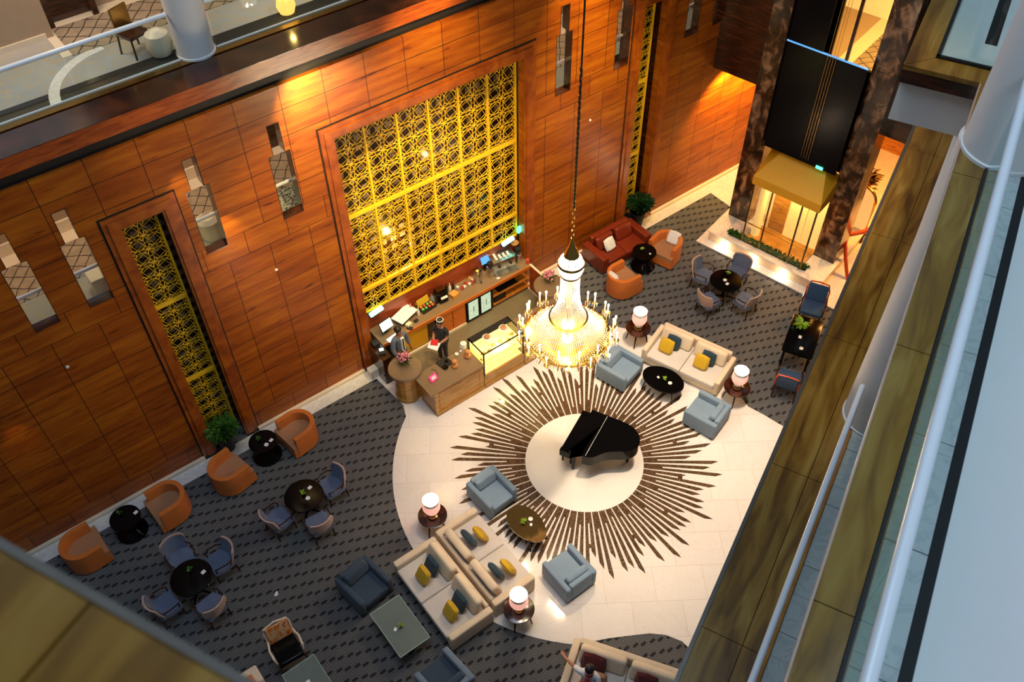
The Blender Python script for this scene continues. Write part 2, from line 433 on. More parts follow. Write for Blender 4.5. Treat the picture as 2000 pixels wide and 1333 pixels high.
class B:
    def __init__(self, mat=None):
        self.bm = bmesh.new()
        self.M = mat or Matrix()

    def _v(self, pts):
        return [self.bm.verts.new(self.M @ Vector(p)) for p in pts]

    def quad(self, *p):
        try:
            self.bm.faces.new(self._v(p))
        except ValueError:
            pass
        return self

    def box(self, x0, x1, y0, y1, z0, z1):
        v = self._v([(x, y, z) for z in (z0, z1) for y in (y0, y1) for x in (x0, x1)])
        for f in ((0, 2, 3, 1), (4, 5, 7, 6), (0, 1, 5, 4), (2, 6, 7, 3), (0, 4, 6, 2), (1, 3, 7, 5)):
            self.bm.faces.new([v[i] for i in f])
        return self

    def rbox(self, x0, x1, y0, y1, z0, z1, r=0.03, seg=2, mat=None):
        """box with rounded edges"""
        m = Matrix.Translation(((x0 + x1) / 2, (y0 + y1) / 2, (z0 + z1) / 2)) @ Matrix.Diagonal((x1 - x0, y1 - y0, z1 - z0, 1))
        t = bmesh.new()
        bmesh.ops.create_cube(t, size=1.0, matrix=m)
        bmesh.ops.bevel(t, geom=list(t.edges), offset=r, segments=seg, profile=0.6, affect='EDGES', clamp_overlap=True)
        MM = self.M @ mat if mat is not None else self.M
        self._merge(t, MM)
        return self

    def _merge(self, t, m):
        vm = {}
        for v in t.verts:
            vm[v] = self.bm.verts.new(m @ v.co)
        for f in t.faces:
            try:
                self.bm.faces.new([vm[v] for v in f.verts])
            except ValueError:
                pass
        t.free()

    def prism(self, pts, z0, z1):
        n = len(pts)
        a = self._v([(p[0], p[1], z0) for p in pts])
        b = self._v([(p[0], p[1], z1) for p in pts])
        self.bm.faces.new(list(reversed(a)))
        self.bm.faces.new(b)
        for i in range(n):
            j = (i + 1) % n
            self.bm.faces.new([a[i], a[j], b[j], b[i]])
        return self

    def lathe(self, prof, cx=0, cy=0, n=24, cap=True, sx=1.0, sy=1.0, a0=0.0, a1=2 * pi):
        full = abs(a1 - a0 - 2 * pi) < 1e-6
        k = n if full else n + 1
        rings = []
        for r, z in prof:
            rings.append(self._v([(cx + r * sx * cos(a0 + (a1 - a0) * i / n), cy + r * sy * sin(a0 + (a1 - a0) * i / n), z) for i in range(k)]))
        for a, b in zip(rings, rings[1:]):
            for i in range(n):
                j = (i + 1) % k
                self.bm.faces.new([a[i], a[j], b[j], b[i]])
        if cap and full:
            if prof[0][0] > 1e-4:
                self.bm.faces.new(list(reversed(rings[0])))
            if prof[-1][0] > 1e-4:
                self.bm.faces.new(rings[-1])
        return self

    def tube(self, pts, r, n=6, closed=False):
        pts = [Vector(p) for p in pts]
        rings = []
        k = len(pts)
        for i, p in enumerate(pts):
            a = pts[(i - 1) % k] if (i or closed) else p
            c = pts[(i + 1) % k] if (i < k - 1 or closed) else p
            d = (c - a)
            if d.length < 1e-9:
                d = Vector((0, 0, 1))
            d.normalize()
            up = Vector((0, 0, 1)) if abs(d.z) < 0.9 else Vector((1, 0, 0))
            s = d.cross(up).normalized()
            u = s.cross(d)
            rr = r[i] if isinstance(r, (list, tuple)) else r
            rings.append(self._v([p + s * rr * cos(2 * pi * q / n) + u * rr * sin(2 * pi * q / n) for q in range(n)]))
        m = k if closed else k - 1
        for i in range(m):
            a, b = rings[i], rings[(i + 1) % k]
            for q in range(n):
                self.bm.faces.new([a[q], a[(q + 1) % n], b[(q + 1) % n], b[q]])
        if not closed:
            self.bm.faces.new(list(reversed(rings[0])))
            self.bm.faces.new(rings[-1])
        return self

    def ball(self, c, r, sx=1, sy=1, sz=1, n=10, m=7):
        prof = [(max(1e-4, r * sin(pi * i / m)), -r * cos(pi * i / m) * sz + c[2]) for i in range(m + 1)]
        prof[0] = (0.0005, prof[0][1])
        prof[-1] = (0.0005, prof[-1][1])
        return self.lathe(prof, c[0], c[1], n, False, sx, sy)

    def octa(self, c, r, h):
        v = self._v([(c[0] + r, c[1], c[2]), (c[0], c[1] + r, c[2]), (c[0] - r, c[1], c[2]), (c[0], c[1] - r, c[2]),
                     (c[0], c[1], c[2] + h), (c[0], c[1], c[2] - h)])
        for i in range(4):
            j = (i + 1) % 4
            self.bm.faces.new([v[i], v[j], v[4]])
            self.bm.faces.new([v[j], v[i], v[5]])
        return self

    def pillow(self, w, h, t, mat=None, n=7, corner=0.0):
        """soft cushion, w along x, h along z, thickness t along y, centred"""
        m = self.M @ mat if mat is not None else self.M
        g = []
        for sgn in (1, -1):
            rows = []
            for j in range(n + 1):
                row = []
                for i in range(n + 1):
                    x = 2 * i / n - 1
                    z = 2 * j / n - 1
                    k = max(0, (1 - abs(x) ** 5)) ** 0.55 * max(0, (1 - abs(z) ** 5)) ** 0.55
                    pin = 1 - corner * (1 - k) * (1 - abs(abs(x) - abs(z)))
                    row.append(self.bm.verts.new(m @ Vector((x * w / 2 * pin, sgn * t / 2 * k, z * h / 2 * pin))))
                rows.append(row)
            g.append(rows)
        for s, rows in enumerate(g):
            for j in range(n):
                for i in range(n):
                    q = [rows[j][i], rows[j][i + 1], rows[j + 1][i + 1], rows[j + 1][i]]
                    self.bm.faces.new(q if s else list(reversed(q)))
        return self

    def leafy(self, c, n, length, spread, width=0.05, up=0.6, seed=1):
        rnd = random.Random(seed)
        for i in range(n):
            a = rnd.uniform(0, 2 * pi)
            el = rnd.uniform(0.1, 1.0) * up
            L = length * rnd.uniform(0.6, 1.1)
            d = Vector((cos(a), sin(a), 0))
            s = Vector((-sin(a), cos(a), 0)) * width * rnd.uniform(0.7, 1.2)
            base = Vector(c) + d * rnd.uniform(0, spread)
            base.z += rnd.uniform(0, spread) * 0.8
            p1 = base + d * L * 0.5 * cos(el) + Vector((0, 0, L * 0.6 * sin(el) + L * .15))
            p2 = base + d * L * cos(el * .5) + Vector((0, 0, L * 0.7 * sin(el)))
            v = self._v([base, p1 + s, p2, p1 - s])
            self.bm.faces.new([v[0], v[1], v[2]])
            self.bm.faces.new([v[0], v[2], v[3]])
        return self


def obj(name, b, mat, parent=None, smooth=False, kind=None, label=None, cat=None, group=None, loc=None):
    me = bpy.data.meshes.new(name)
    if not smooth == 'noweld':
        bmesh.ops.recalc_face_normals(b.bm, faces=b.bm.faces)
    b.bm.to_mesh(me)
    b.bm.free()
    if smooth is True:
        me.polygons.foreach_set('use_smooth', [True] * len(me.polygons))
        try:
            me.set_sharp_from_angle(angle=rad(40))
        except Exception:
            pass
    me.materials.append(M[mat] if isinstance(mat, str) else mat)
    o = bpy.data.objects.new(name, me)
    COL.objects.link(o)
    if parent:
        o.parent = parent
    if loc:
        o.location = loc
    for k, v in (('kind', kind), ('label', label), ('category', cat), ('group', group)):
        if v:
            o[k] = v
    return o


def struct(name, b, mat, parent=None, label=None, cat=None, smooth=False):
    return obj(name, b, mat, parent, smooth, 'structure' if parent is None else None, label, cat)


def thing(name, label, cat, loc=(0, 0, 0), rz=0.0, group=None):
    o = bpy.data.objects.new(name, None)
    COL.objects.link(o)
    o.empty_display_size = 0.2
    o.location = loc
    o.rotation_euler = (0, 0, rad(rz))
    o['label'] = label
    o['category'] = cat
    if group:
        o['group'] = group
    return o


def dup(root, loc, rz, label, group=None):
    """copy a thing with copies of its parts and their sub-parts"""
    kids = {}
    for o in bpy.data.objects:
        if o.parent:
            kids.setdefault(o.parent.name, []).append(o)
    r = root.copy()
    COL.objects.link(r)
    r.location = loc
    r.rotation_euler = (0, 0, rad(rz))
    r['label'] = label
    if group:
        r['group'] = group
    for ch in kids.get(root.name, []):
        c = ch.copy()
        COL.objects.link(c)
        c.parent = r
        for g in kids.get(ch.name, []):
            d = g.copy()
            COL.objects.link(d)
            d.parent = c
    return r


def T(x, y, z, rx=0, ry=0, rz=0):
    return Matrix.Translation((x, y, z)) @ Matrix.Rotation(rad(rz), 4, 'Z') @ Matrix.Rotation(rad(ry), 4, 'Y') @ Matrix.Rotation(rad(rx), 4, 'X')

# ================================================================== THE SETTING
W = 15.53
fl = struct('floor', B().box(-12, 27, -6, 24, -0.3, 0.0), 'carpet', label='grey patterned carpet floor of the hotel lobby', cat='floor')
CX, CY, RD = 9.35, 9.57, 1.48


def arc(cx, cy, r, a, b, n):
    return [(cx + r * cos(rad(a + (b - a) * i / n)), cy + r * sin(rad(a + (b - a) * i / n))) for i in range(n + 1)]


# cream marble area: circle with a flare towards the balcony side and a tongue under the bar
R2 = 4.82
mp = [(6.62, 16.6), (6.62, 15.08), (6.70, 13.86)]
mp += arc(CX, CY, R2, 122, 228, 30)[1:]
mp += [(6.70, 5.72), (7.15, 5.46), (7.55, 5.22), (7.80, 4.98), (7.98, 4.66), (8.0, 4.3), (7.9, 3.8), (8.3, 3.0), (13.5, 3.4), (15.6, 6.0), (14.4, 6.7), (14.11, 7.28), (14.0, 7.83), (13.88, 8.25)]
mp += arc(CX, CY, 4.72, -15, 62, 22)
mp += [(12.55, 14.9), (12.55, 16.6)]
b = B()
tmp = b.prism(mp, 0.0, 0.012)
marb = obj('marble_inlay', b, 'cream_marble', fl)
obj('marble_disc', B().lathe([(RD, 0.012), (RD, 0.017)], CX, CY, 72), 'disc_marble', fl)
# sunburst of dark marble bars
b = B()
NB = 112
rnd = random.Random(3)
lens = [3.34, 3.20, 2.86, 3.04, 2.70, 2.92, 3.26]
for i in range(NB):
    a = 2 * pi * i / NB
    L = lens[(i * 3) % 7] - 0.25 * (i % 4 == 1)
    wi, wo = 0.030, 0.050
    d = Vector((cos(a), sin(a)))
    s = Vector((-sin(a), cos(a)))
    P = lambda r, q: tuple(Vector((CX, CY)) + d * r + s * q)
    pts = [P(RD + .01, -wi), P(L - 0.08, -wo), P(L + 0.10, wo * 0.6), P(L - 0.02, wo), P(RD + .01, wi)]
    b.prism(pts, 0.012, 0.016)
    if i % 2 == 0:
        a2 = a + pi / NB * 2
        for (r0, r1) in (((RD + .01, 1.72 + 0.12 * (i % 3)),) if i % 8 else ((RD + .01, 1.80), (2.35, 2.46))):
            q = []
            for r, aa in ((r0, a), (r1, a), (r1, a2), (r0, a2)):
                q.append((CX + r * cos(aa), CY + r * sin(aa)))
            b.prism(q, 0.012, 0.0155)
obj('sunburst_inlay', b, 'inlay', fl)
b = B()
b.box(-12, 6.62, 15.08, 15.45, 0, 0.012)
b.box(16.2, 19.42, 15.08, 15.45, 0, 0.012)
b.box(12.55, 14.0, 15.08, 15.45, 0, 0.012)
b.box(19.42, 27, 10.5, 24, 0, 0.012)
b.box(16.6, 19.42, 15.45, 16.0, 0, 0.012)
obj('marble_border', b, 'white_marble', fl)
obj('service_floor', B().box(7.25, 12.0, 13.7, 15.9, 0.012, 0.016), 'floor_taupe', fl)

# main timber wall with its openings
holes = [(2.09, 2.99, -1, 7.58), (6.83, 12.07, -1, 7.57), (15.9, 16.8, -1, 7.55)]
WC = [0.12, 1.22, 3.77, 5.60, 13.29, 15.26, 17.82, 18.9]
for c in WC:
    holes += [(c - .25, c + .25, 6.04, 7.72), (c - .14, c + .14, 7.72, 8.45)]
xs = sorted({-12, 24} | {h[0] for h in holes} | {h[1] for h in holes})
b = B()
for x0, x1 in zip(xs, xs[1:]):
    xm = (x0 + x1) / 2
    hz = sorted((h[2], h[3]) for h in holes if h[0] < xm < h[1])
    z = 0.0
    for a, c in hz:
        if a > z + 1e-6:
            b.box(x0, x1, W, W + .25, z, a)
        z = max(z, c)
    b.box(x0, x1, W, W + .25, z, 9.22)
struct('wall_back', b, 'wall', label='tall panelled orange brown timber wall of the lobby', cat='wall')
# thin dark liners round the keyhole windows
for k, c in enumerate(WC):
    b = B()
    e = 0.012
    for x0, x1, z0, z1 in ((c - .25, c + .25, 6.04, 7.72),):
        b.box(x0, x0 + e, W - .004, W + .25, z0, z1)
        b.box(x1 - e, x1, W - .004, W + .25, z0, z1)
        b.box(x0, x1, W - .004, W + .25, z0, z0 + e)
    b.box(c - .14, c - .14 + e, W - .004, W + .25, 7.72, 8.45)
    b.box(c + .14 - e, c + .14, W - .004, W + .25, 7.72, 8.45)
    b.box(c - .14, c + .14, W - .004, W + .25, 8.45 - e, 8.45)
    b.box(c - .25, c - .14, W - .004, W + .25, 7.72 - e, 7.72)
    b.box(c + .14, c + .25, W - .004, W + .25, 7.72 - e, 7.72)
    struct('window_%d' % (k + 1), b, 'dark_wood')
# timber frames round the three screens
kk = 0
M['back'] = back_panel()
for (x0, x1, zt, dpt) in ((2.09, 2.99, 7.58, 16.2), (6.83, 12.07, 7.57, 16.6), (15.9, 16.8, 7.55, 16.2)):
    kk += 1
    b = B()
    for (o, i, y0) in ((0.30, 0.20, W - .05), (0.20, 0.02, W - .085), (0.05, -0.03, W - .05)):
        b.box(x0 - o, x0 - i, y0, W, 0.1, zt + i)
        b.box(x1 + i, x1 + o, y0, W, 0.1, zt + i)
        b.box(x0 - o, x1 + o, y0, W, zt + i, zt + o)
    struct('trim_%d' % kk, b, 'frame')
    b = B()
    for u in (x0 - .335, x1 + .305):
        b.box(u, u + .03, W - .006, W + .01, 0.1, zt + .33)
    b.box(x0 - .335, x1 + .335, W - .012, W + .01, zt + .305, zt + .34)
    struct('trim_%d' % (kk + 10), b, 'matt_black')
    # recess behind the screen: cheeks and dark back
    b = B()
    b.box(x0 - .03, x0, W + .25, dpt, 0, zt + .1)
    b.box(x1, x1 + .03, W + .25, dpt, 0, zt + .1)
    b.box(x0 - .03, x1 + .03, W + .25, dpt + .05, zt, zt + .06)
    struct('trim_%d' % (kk + 20), b, 'dark_wood')
    struct('wall_recess_%d' % kk, B().box(x0 - .03, x1 + .03, dpt, dpt + .05, 0, zt + .1), 'back')

# baseboards
b = B()
for x0, x1 in ((-12, 1.79), (3.29, 6.50), (12.40, 15.6), (17.1, 24)):
    b.box(x0, x1, 15.44, W, 0, 0.10)
struct('baseboard_back', b, 'cream_stone')

# ---- first floor corridor seen through the keyhole windows
Z1 = 5.52
b = B()
for x0, x1 in ((-12, 2.06), (3.02, 6.80), (12.1, 15.87), (16.83, 19.6)):
    b.box(x0, x1, W + .25, 16.66, Z1 - .3, Z1)
b.box(-12, 19.6, 16.66, 19.2, Z1 - .3, Z1)
f1 = struct('floor', b, 'swirl_stone', label='first floor corridor behind the keyhole windows', cat='floor')
obj('carpet_runner', B().box(-8, 19.5, 17.15, 18.42, Z1, Z1 + .01), 'diamond', f1)
obj('cream_border', B().box(-8, 19.5, 18.42, 18.86, Z1, Z1 + .012), 'cream_stone', f1)
struct('wall_corridor', B().box(-12, 19.6, 18.86, 19.0, Z1, 9.2), 'beige')
struct('trim_4', B().box(-12, 19.6, 18.80, 18.86, Z1, Z1 + .32), 'cream_stone')
dk = 0
for x in (6.15, 13.75, 14.9):
    dk += 1
    struct('door_%d' % (dk + 1), B().box(x, x + .9, 18.72, 18.86, Z1 + .01, Z1 + 2.3), 'dark_wood')
rz = thing('corridor_balustrade', 'white first floor handrail over a glass panel behind the keyhole windows', 'railing', (0, 0, 0))
for x0, x1 in ((-8, 2.0), (3.1, 6.7), (12.2, 15.8), (16.9, 19.5)):
    obj('handrail', B().tube([(x0, 16.12, Z1 + .98), (x1, 16.12, Z1 + .98)], .04, 8), 'rail_white', rz, True)
    obj('glass_panel', B().box(x0, x1, 16.12, 16.132, Z1 + .03, Z1 + .95), 'glass', rz)
    obj('bottom_channel', B().box(x0, x1, 16.11, 16.14, Z1, Z1 + .035), 'rail_white', rz)
for x in (-6, -2, 2, 5, 8.5, 12, 14.6, 17.5):
    light('corridor_light', 'AREA', (x, 17.8, 8.9), 26, (1.0, 0.80, 0.55), 0.7, (x, 17.8, 0))
obj('striped_rug', B().box(5.75, 6.6, 16.30, 17.1, Z1, Z1 + .012), 'zebra', None, label='small zebra striped rug on the first floor behind the fourth keyhole window from the left', cat='rug')
b = B()
b.lathe([(.05, 0), (.22, .02), (.3, .25), (.26, .5), (.16, .58), (.14, .56), (.13, .5)], 0, 0, 24)
obj('floor_jar', b, 'cream_stone', None, True, label='round cream jar on the first floor seen through the third keyhole window from the left', cat='jar', loc=(4.02, 16.62, Z1))
b = B()
b.rbox(-.3, .3, -.2, .2, 0, .42, .03)
obj('corridor_bench', b, 'cream_stone', None, True, label='small pale block bench behind the second keyhole window from the left', cat='bench', loc=(1.55, 16.55, Z1))

# ---- second floor balcony on the far left
Z2 = 9.85
struct('ceiling', B().box(-12, 24, W + .25, 21, 9.05, 9.22), 'beige', label='underside of the second floor over the corridor', cat='ceiling')
struct('trim_5', B().box(-12, 20, W + .10, 21, 9.22, 9.50), 'matt_black')
struct('trim_6', B().box(-12, 20, W - .02, 16.25, 9.50, 9.84), 'ledge_wood')
struct('trim_7', B().box(-12, 20, W - .02, 16.24, 9.84, Z2), 'dark_wood')
struct('trim_8', B().box(-12, 20, 16.31, 16.50, 9.50, Z2), 'bronze')
b = B()
b.box(-12, 20, 16.25, 21, 9.3, 9.80)
b.box(-12, 20, 16.50, 16.96, 9.80, Z2)
f2 = struct('floor', b, 'matt_black', label='second floor balcony on the left with stone and carpet', cat='floor')
obj('stone_paving', B().box(-12, 20, 16.96, 18.9, 9.80, Z2), 'swirl_stone', f2)
obj('cream_border', B().box(2.72, 20, 18.0, 19.52, 9.80, Z2 + .004), 'cream_stone', f2)
obj('carpet_runner', B().box(2.90, 20, 17.95, 19.18, 9.80, Z2 + .012), 'diamond', f2)
b = B()
b.prism(arc(3.6, 16.4, 1.62, 95, 175, 16) + list(reversed(arc(3.6, 16.4, 1.42, 95, 175, 16))), Z2, Z2 + .006)
obj('curved_band', b, 'white_marble', f2)
struct('wall_left_balcony', B().box(-12, 2.74, 18.9, 19.1, Z2, 13.6).box(2.74, 2.86, 18.9, 19.6, Z2, 13.6).box(2.86, 20, 19.52, 19.7, Z2, 13.6), 'beige')
struct('baseboard_left', B().box(-12, 2.72, 18.86, 18.9, Z2, Z2 + .12), 'cream_stone')
d1 = struct('door_1', B().box(2.88, 3.0, 19.2, 19.52, Z2, 12.4).box(3.78, 3.9, 19.2, 19.52, Z2, 12.4).box(3.0, 3.78, 19.42, 19.52, Z2, 12.4).box(2.88, 3.9, 19.2, 19.52, 12.3, 12.5), 'dark_wood')
obj('painted_light_strip', B().box(3.08, 3.7, 19.38, 19.42, Z2 + .5, Z2 + .53), 'rail_white', d1)  # light at the door painted as a thin white strip
rz = thing('left_balustrade', 'pale blue handrail above tall glass along the second floor at top left', 'railing', (0, 0, 0))
for x0, x1 in ((-8, 4.47), (5.23, 20)):
    obj('handrail', B().tube([(x0, 16.56, Z2 + .93), (x1, 16.56, Z2 + .93)], .045, 10), 'rail_white', rz, True)
    xx = x0
    while xx < x1 - .05:
        xe = min(xx + 1.75, x1)
        obj('glass_panel', B().box(xx + .006, xe - .006, 16.53, 16.545, Z2 + .02, Z2 + .9), 'glass', rz)
        xx = xe
    obj('bottom_channel', B().box(x0, x1, 16.50, 16.525, Z2, Z2 + .03), 'rail_white', rz)
struct('column_left', B().lathe([(.38, Z2), (.38, Z2 + .04), (.36, Z2 + .05), (.36, 22)], 4.85, 16.62, 48), 'plaster', label='round white column on the left balcony', cat='column', smooth=True)
for x in (-1, 3, 7.5):
    light('balcony_light', 'AREA', (x, 18.0, 13.3), 40, (1.0, 0.80, 0.58), 0.9, (x, 18.0, 0))
struct('ceiling', B().box(-12, 20, 16.6, 21, 13.6, 13.9), 'plaster', label='ceiling over the second floor balcony', cat='ceiling')
# things on the left balcony
b = B()
b.lathe([(.02, 0), (.15, .01), (.20, .16), (.16, .34), (.06, .42), (.05, .40)], 0, 0, 20)
obj('brass_lantern', b, M['lantern'], None, True, label='glowing pierced brass lantern on the balcony floor at the top edge', cat='lantern', loc=(6.95, 16.85, Z2))
light('lantern_glow', 'POINT', (6.95, 16.80, Z2 + .55), 6, (1, .6, .15), .05)
t = thing('balcony_chair', 'dark chair with tan back behind the glass left of the white column', 'chair', (3.95, 17.3, Z2), 20)
obj('seat', B().rbox(-.22, .22, -.22, .22, .38, .46, .02), 'dark_wood', t)
obj('backrest', B().rbox(-.2, .2, .18, .23, .46, .9, .02), 'bronze', t)
for sx in (-.19, .19):
    for sy in (-.19, .19):
        obj('leg', B().tube([(sx, sy, .4), (sx * 1.15, sy * 1.15, 0)], .02, 6), 'dark_wood', t)
b = B()
b.lathe([(.05, 0), (.2, .01), (.26, .2), (.22, .42), (.1, .5), (.09, .48)], 0, 0, 24)
obj('floor_jar', b, 'cream_stone', None, True, label='round cream jar on the balcony floor beside the white column', cat='jar', loc=(4.3, 16.98, Z2))

# ---- lattice screens of gold tracery
RR = 0.435


def tracery(b, wdt, z0, z1, y, wb=0.0095, dp=0.010, r=0.435):
    def seg(p, q, wb=wb):
        dx, dz = q[0] - p[0], q[1] - p[1]
        l = math.hypot(dx, dz)
        if l < 1e-5:
            return
        nx, nz = -dz / l * wb, dx / l * wb
        a = [(p[0] - nx, p[1] - nz), (q[0] - nx, q[1] - nz), (q[0] + nx, q[1] + nz), (p[0] + nx, p[1] + nz)]
        v0 = b._v([(x, y, z) for x, z in a])
        v1 = b._v([(x, y + dp, z) for x, z in a])
        b.bm.faces.new(v0)
        for i in range(4):
            j = (i + 1) % 4
            b.bm.faces.new([v0[i], v0[j], v1[j], v1[i]])
    inside = lambda p: -1e-4 <= p[0] <= wdt + 1e-4 and z0 <= p[1] <= z1
    p = r
    nj = int((z1 - z0) / p) + 2
    for i in range(-1, int(round(wdt / p)) + 1):
        for j in range(-1, nj):
            cx, cz = (i + .5) * p, z0 + (j + .5) * p
            if not 0 < cx < wdt:
                continue
            pr = None
            for k in range(25):
                q = (cx + p * .41 * cos(2 * pi * k / 24 + .01), cz + p * .41 * sin(2 * pi * k / 24 + .01))
                if pr and inside(q) and inside(pr):
                    seg(pr, q, .0115)
                pr = q
            h = p * .5
            # slender petals along the four sides, meeting in stars at the corners
            for (ax, az, bx, bz) in ((-h, -h, h, -h), (h, -h, h, h), (h, h, -h, h), (-h, h, -h, -h)):
                pr = None
                for k in range(9):
                    u = k / 8
                    s_ = .12 * p * 4 * u * (1 - u)
                    mx, mz = ax + (bx - ax) * u, az + (bz - az) * u
                    l = 2 * h
                    nx, nz = -(bz - az) / l * s_, (bx - ax) / l * s_
                    q = (cx + mx + nx, cz + mz + nz)
                    if pr and inside(q) and inside(pr):
                        seg(pr, q)
                    pr = q
            for (ax, az, bx, bz) in ((-h, -h, h, 0), (h, -h, 0, h), (h, h, -h, 0), (-h, h, 0, -h)):
                pr = None
                for k in range(5):
                    q = (cx + ax + (bx - ax) * k / 4, cz + az + (bz - az) * k / 4)
                    if pr and inside(q) and inside(pr):
                        seg(pr, q, .0038)
                    pr = q
    for i in range(0, int(round(wdt / p)) + 1):
        for j in range(0, nj):
            if z0 + j * p < z1:
                b.bm.faces.new(b._v([(i * p + .028 * cos(q), y - .002, z0 + j * p + .028 * sin(q)) for q in [2 * pi * k / 8 for k in range(8)]]))


def screen(x0, ncol, wcol, y, z0, z1, label, rails, name='lattice_screen'):
    t = thing(name, label, 'lattice screen', (x0, y, z0))
    first = None
    for c in range(ncol):
        if first is None:
            b = B()
            tracery(b, wcol, 0, z1 - z0, 0, r=wcol / 2)
            first = obj('tracery_panel', b, 'gold', t, 'noweld')
        else:
            o = first.copy()
            COL.objects.link(o)
            o.parent = t
            o.location = (c * wcol, 0, 0)
    b = B()
    b.box(-.02, .02, -.02, .04, 0, z1 - z0)
    b.box(ncol * wcol - .02, ncol * wcol + .02, -.02, .04, 0, z1 - z0)
    b.box(0, ncol * wcol, -.02, .04, -.03, .02)
    b.box(0, ncol * wcol, -.02, .04, z1 - z0 - .01, z1 - z0 + .03)
    obj('border', b, 'gold', t)
    for c in range(1, ncol):
        obj('mullion', B().box(c * wcol - .022, c * wcol + .022, -.02, .04, 0, z1 - z0), 'gold', t)
    for zr in rails:
        obj('rail', B().box(0, ncol * wcol, -.03, .04, zr - z0 - .05, zr - z0 + .05), 'gold', t)
    return t


screen(6.90, 6, 0.855, 15.86, 1.72, 7.35, 'large gold tracery screen of interlaced circles filling the wide timber frame above the bar', (4.98, 2.5))
screen(2.14, 1, 0.74, 15.86, 0.25, 7.38, 'narrow gold tracery screen in the timber frame left of the bar', (4.98, 2.5))
screen(15.97, 1, 0.66, 15.86, 0.25, 7.35, 'narrow gold tracery screen in the timber frame beyond the leather sofa', (4.98, 2.5))
for x, z in ((9.5, 4.2), (8.6, 2.9), (10.2, 6.2)):
    pass
light('screen_glow', 'POINT', (8.5, 16.25, 3.0), 30, (1.0, .75, .3), .08)
light('screen_glow', 'POINT', (9.9, 16.3, 4.9), 8, (1.0, .75, .3), .06)

# small pale studs on the timber wall
for (x, z, lb) in ((.06, 4.86, 'small white round sensor on the dark left end of the timber wall'),
                   (4.88, 4.8, 'small white round sensor on the timber wall between narrow and wide screens'),
                   (14.29, 4.8, 'small white round sensor on the timber wall right of the chandelier cable')):
    b = B()
    b.lathe([(.035, 0), (.035, .02), (.02, .035)], 0, 0, 14)
    b.bm.transform(Matrix.Rotation(rad(90), 4, 'X'))
    obj('wall_sensor', b, 'china', None, True, label=lb, cat='sensor', loc=(x, W, z), group='wall sensors')

# ---- right hand balconies ------------------------------------------------
AA, AB = 24.2, 25.3


def rot(o, deg):
    o.rotation_euler = (0, 0, rad(deg))
    return o


def tiles(s0, s1, step, w0, w1, z, th=0.05, gap=0.008):
    b = B()
    s = s0
    while s < s1 - .01:
        e = min(s + step, s1)
        b.box(s + gap / 2, e - gap / 2, w0 + gap / 2, w1 - gap / 2, z - th, z)
        s = e
    return b


ZA = 9.95
rot(struct('floor', B().box(-6, 19.2, -4.5, .36, 9.3, ZA - .052), 'matt_black', label='second floor slab on the right of the atrium', cat='floor'), AA)
sA = []
o = rot(struct('trim_9', tiles(-4.84, 19.2, 2.4, -.10, .36, ZA), 'ledge_marble', label='olive brown marble ledge of the lower right balcony', cat='ledge'), AA)
rot(struct('trim_10', tiles(-4.84, 19.2, 2.4, -.36, -.10, ZA), 'ledge_marble'), AA)
rot(struct('trim_31', B().box(-6, 19.2, .355, .40, ZA - .45, ZA + .012), 'edge_metal'), AA)
rot(struct('trim_32', tiles(-4.8, 14.5, 0.9, -3.0, -.385, ZA), 'grey_stone'), AA)
rot(struct('wall_right_lower', B().box(-6, 14.5, -3.2, -3.0, ZA, 14.0), 'plaster'), AA)
t = thing('lower_balustrade', 'slim white handrail on glass along the lower right balcony', 'railing', (0, 0, 0), AA)
for s0, s1 in ((-5, 8.08), (8.9, 14.4)):
    obj('handrail', B().tube([(s0, -.285, ZA + .87), (s1, -.285, ZA + .87)], .036, 12), 'rail_white', t, True)
    obj('glass_panel', B().box(s0, s1, -.295, -.283, ZA + .02, ZA + .84), 'glass', t)
    obj('timber_shoe', B().box(s0, s1, -.385, -.345, ZA - .03, ZA + .03), 'lobby_wood', t)
rot(struct('column_lower_right', B().lathe([(.385, ZA), (.385, ZA + .03), (.37, ZA + .04), (.37, 14.2)], 8.45, -.56, 48), 'plaster', label='round white column standing on the lower right balcony', cat='column', smooth=True), AA)

ZB = 14.40
rot(struct('floor', B().box(-6, 9.3, -6, -.62, 14.1, ZB - .052).box(9.3, 17, -6, .30, 14.1, ZB - .052), 'matt_black', label='third floor slab on the right of the atrium', cat='floor'), AB)
rot(struct('trim_33', B().box(-6, 9.03, -.385, -.373, ZB - .055, ZB + .004), 'rose_edge'), AB)
b = tiles(-3.75, 9.04, 2.25, -.63, -.375, ZB)
rot(struct('trim_34', b, 'ledge_marble', label='marble ledge of the upper right balcony', cat='ledge'), AB)
b = B()
b.prism([(9.04, .35), (9.04, -.63), (9.30, -.63), (9.30, .09)], ZB - .05, ZB)
b.prism([(9.045, .355), (9.305, .095), (13, .095), (13, .355)], ZB - .05, ZB)
b.prism([(13.01, .355), (13.01, .095), (17, .095), (17, .355)], ZB - .05, ZB)
rot(struct('trim_35', b, 'ledge_marble'), AB)
rot(struct('trim_36', B().box(9.05, 17, -.63, .345, ZB - .20, ZB - .052), 'dark_wood'), AB)
rot(struct('trim_37', B().box(9.12, 9.4, -2.0, .33, 13.72, 14.20).box(9.4, 17, .05, .33, 13.72, 14.2), 'plaster'), AB)
rot(struct('trim_38', tiles(-3.6, 9.3, 0.9, -.93, -.66, ZB), 'grey_stone'), AB)
rot(struct('trim_39', B().box(-6, 9.3, -1.0, -.93, ZB - .05, ZB + .001).box(9.8, 17, -.42, -.30, ZB - .05, ZB + .002), 'matt_black'), AB)
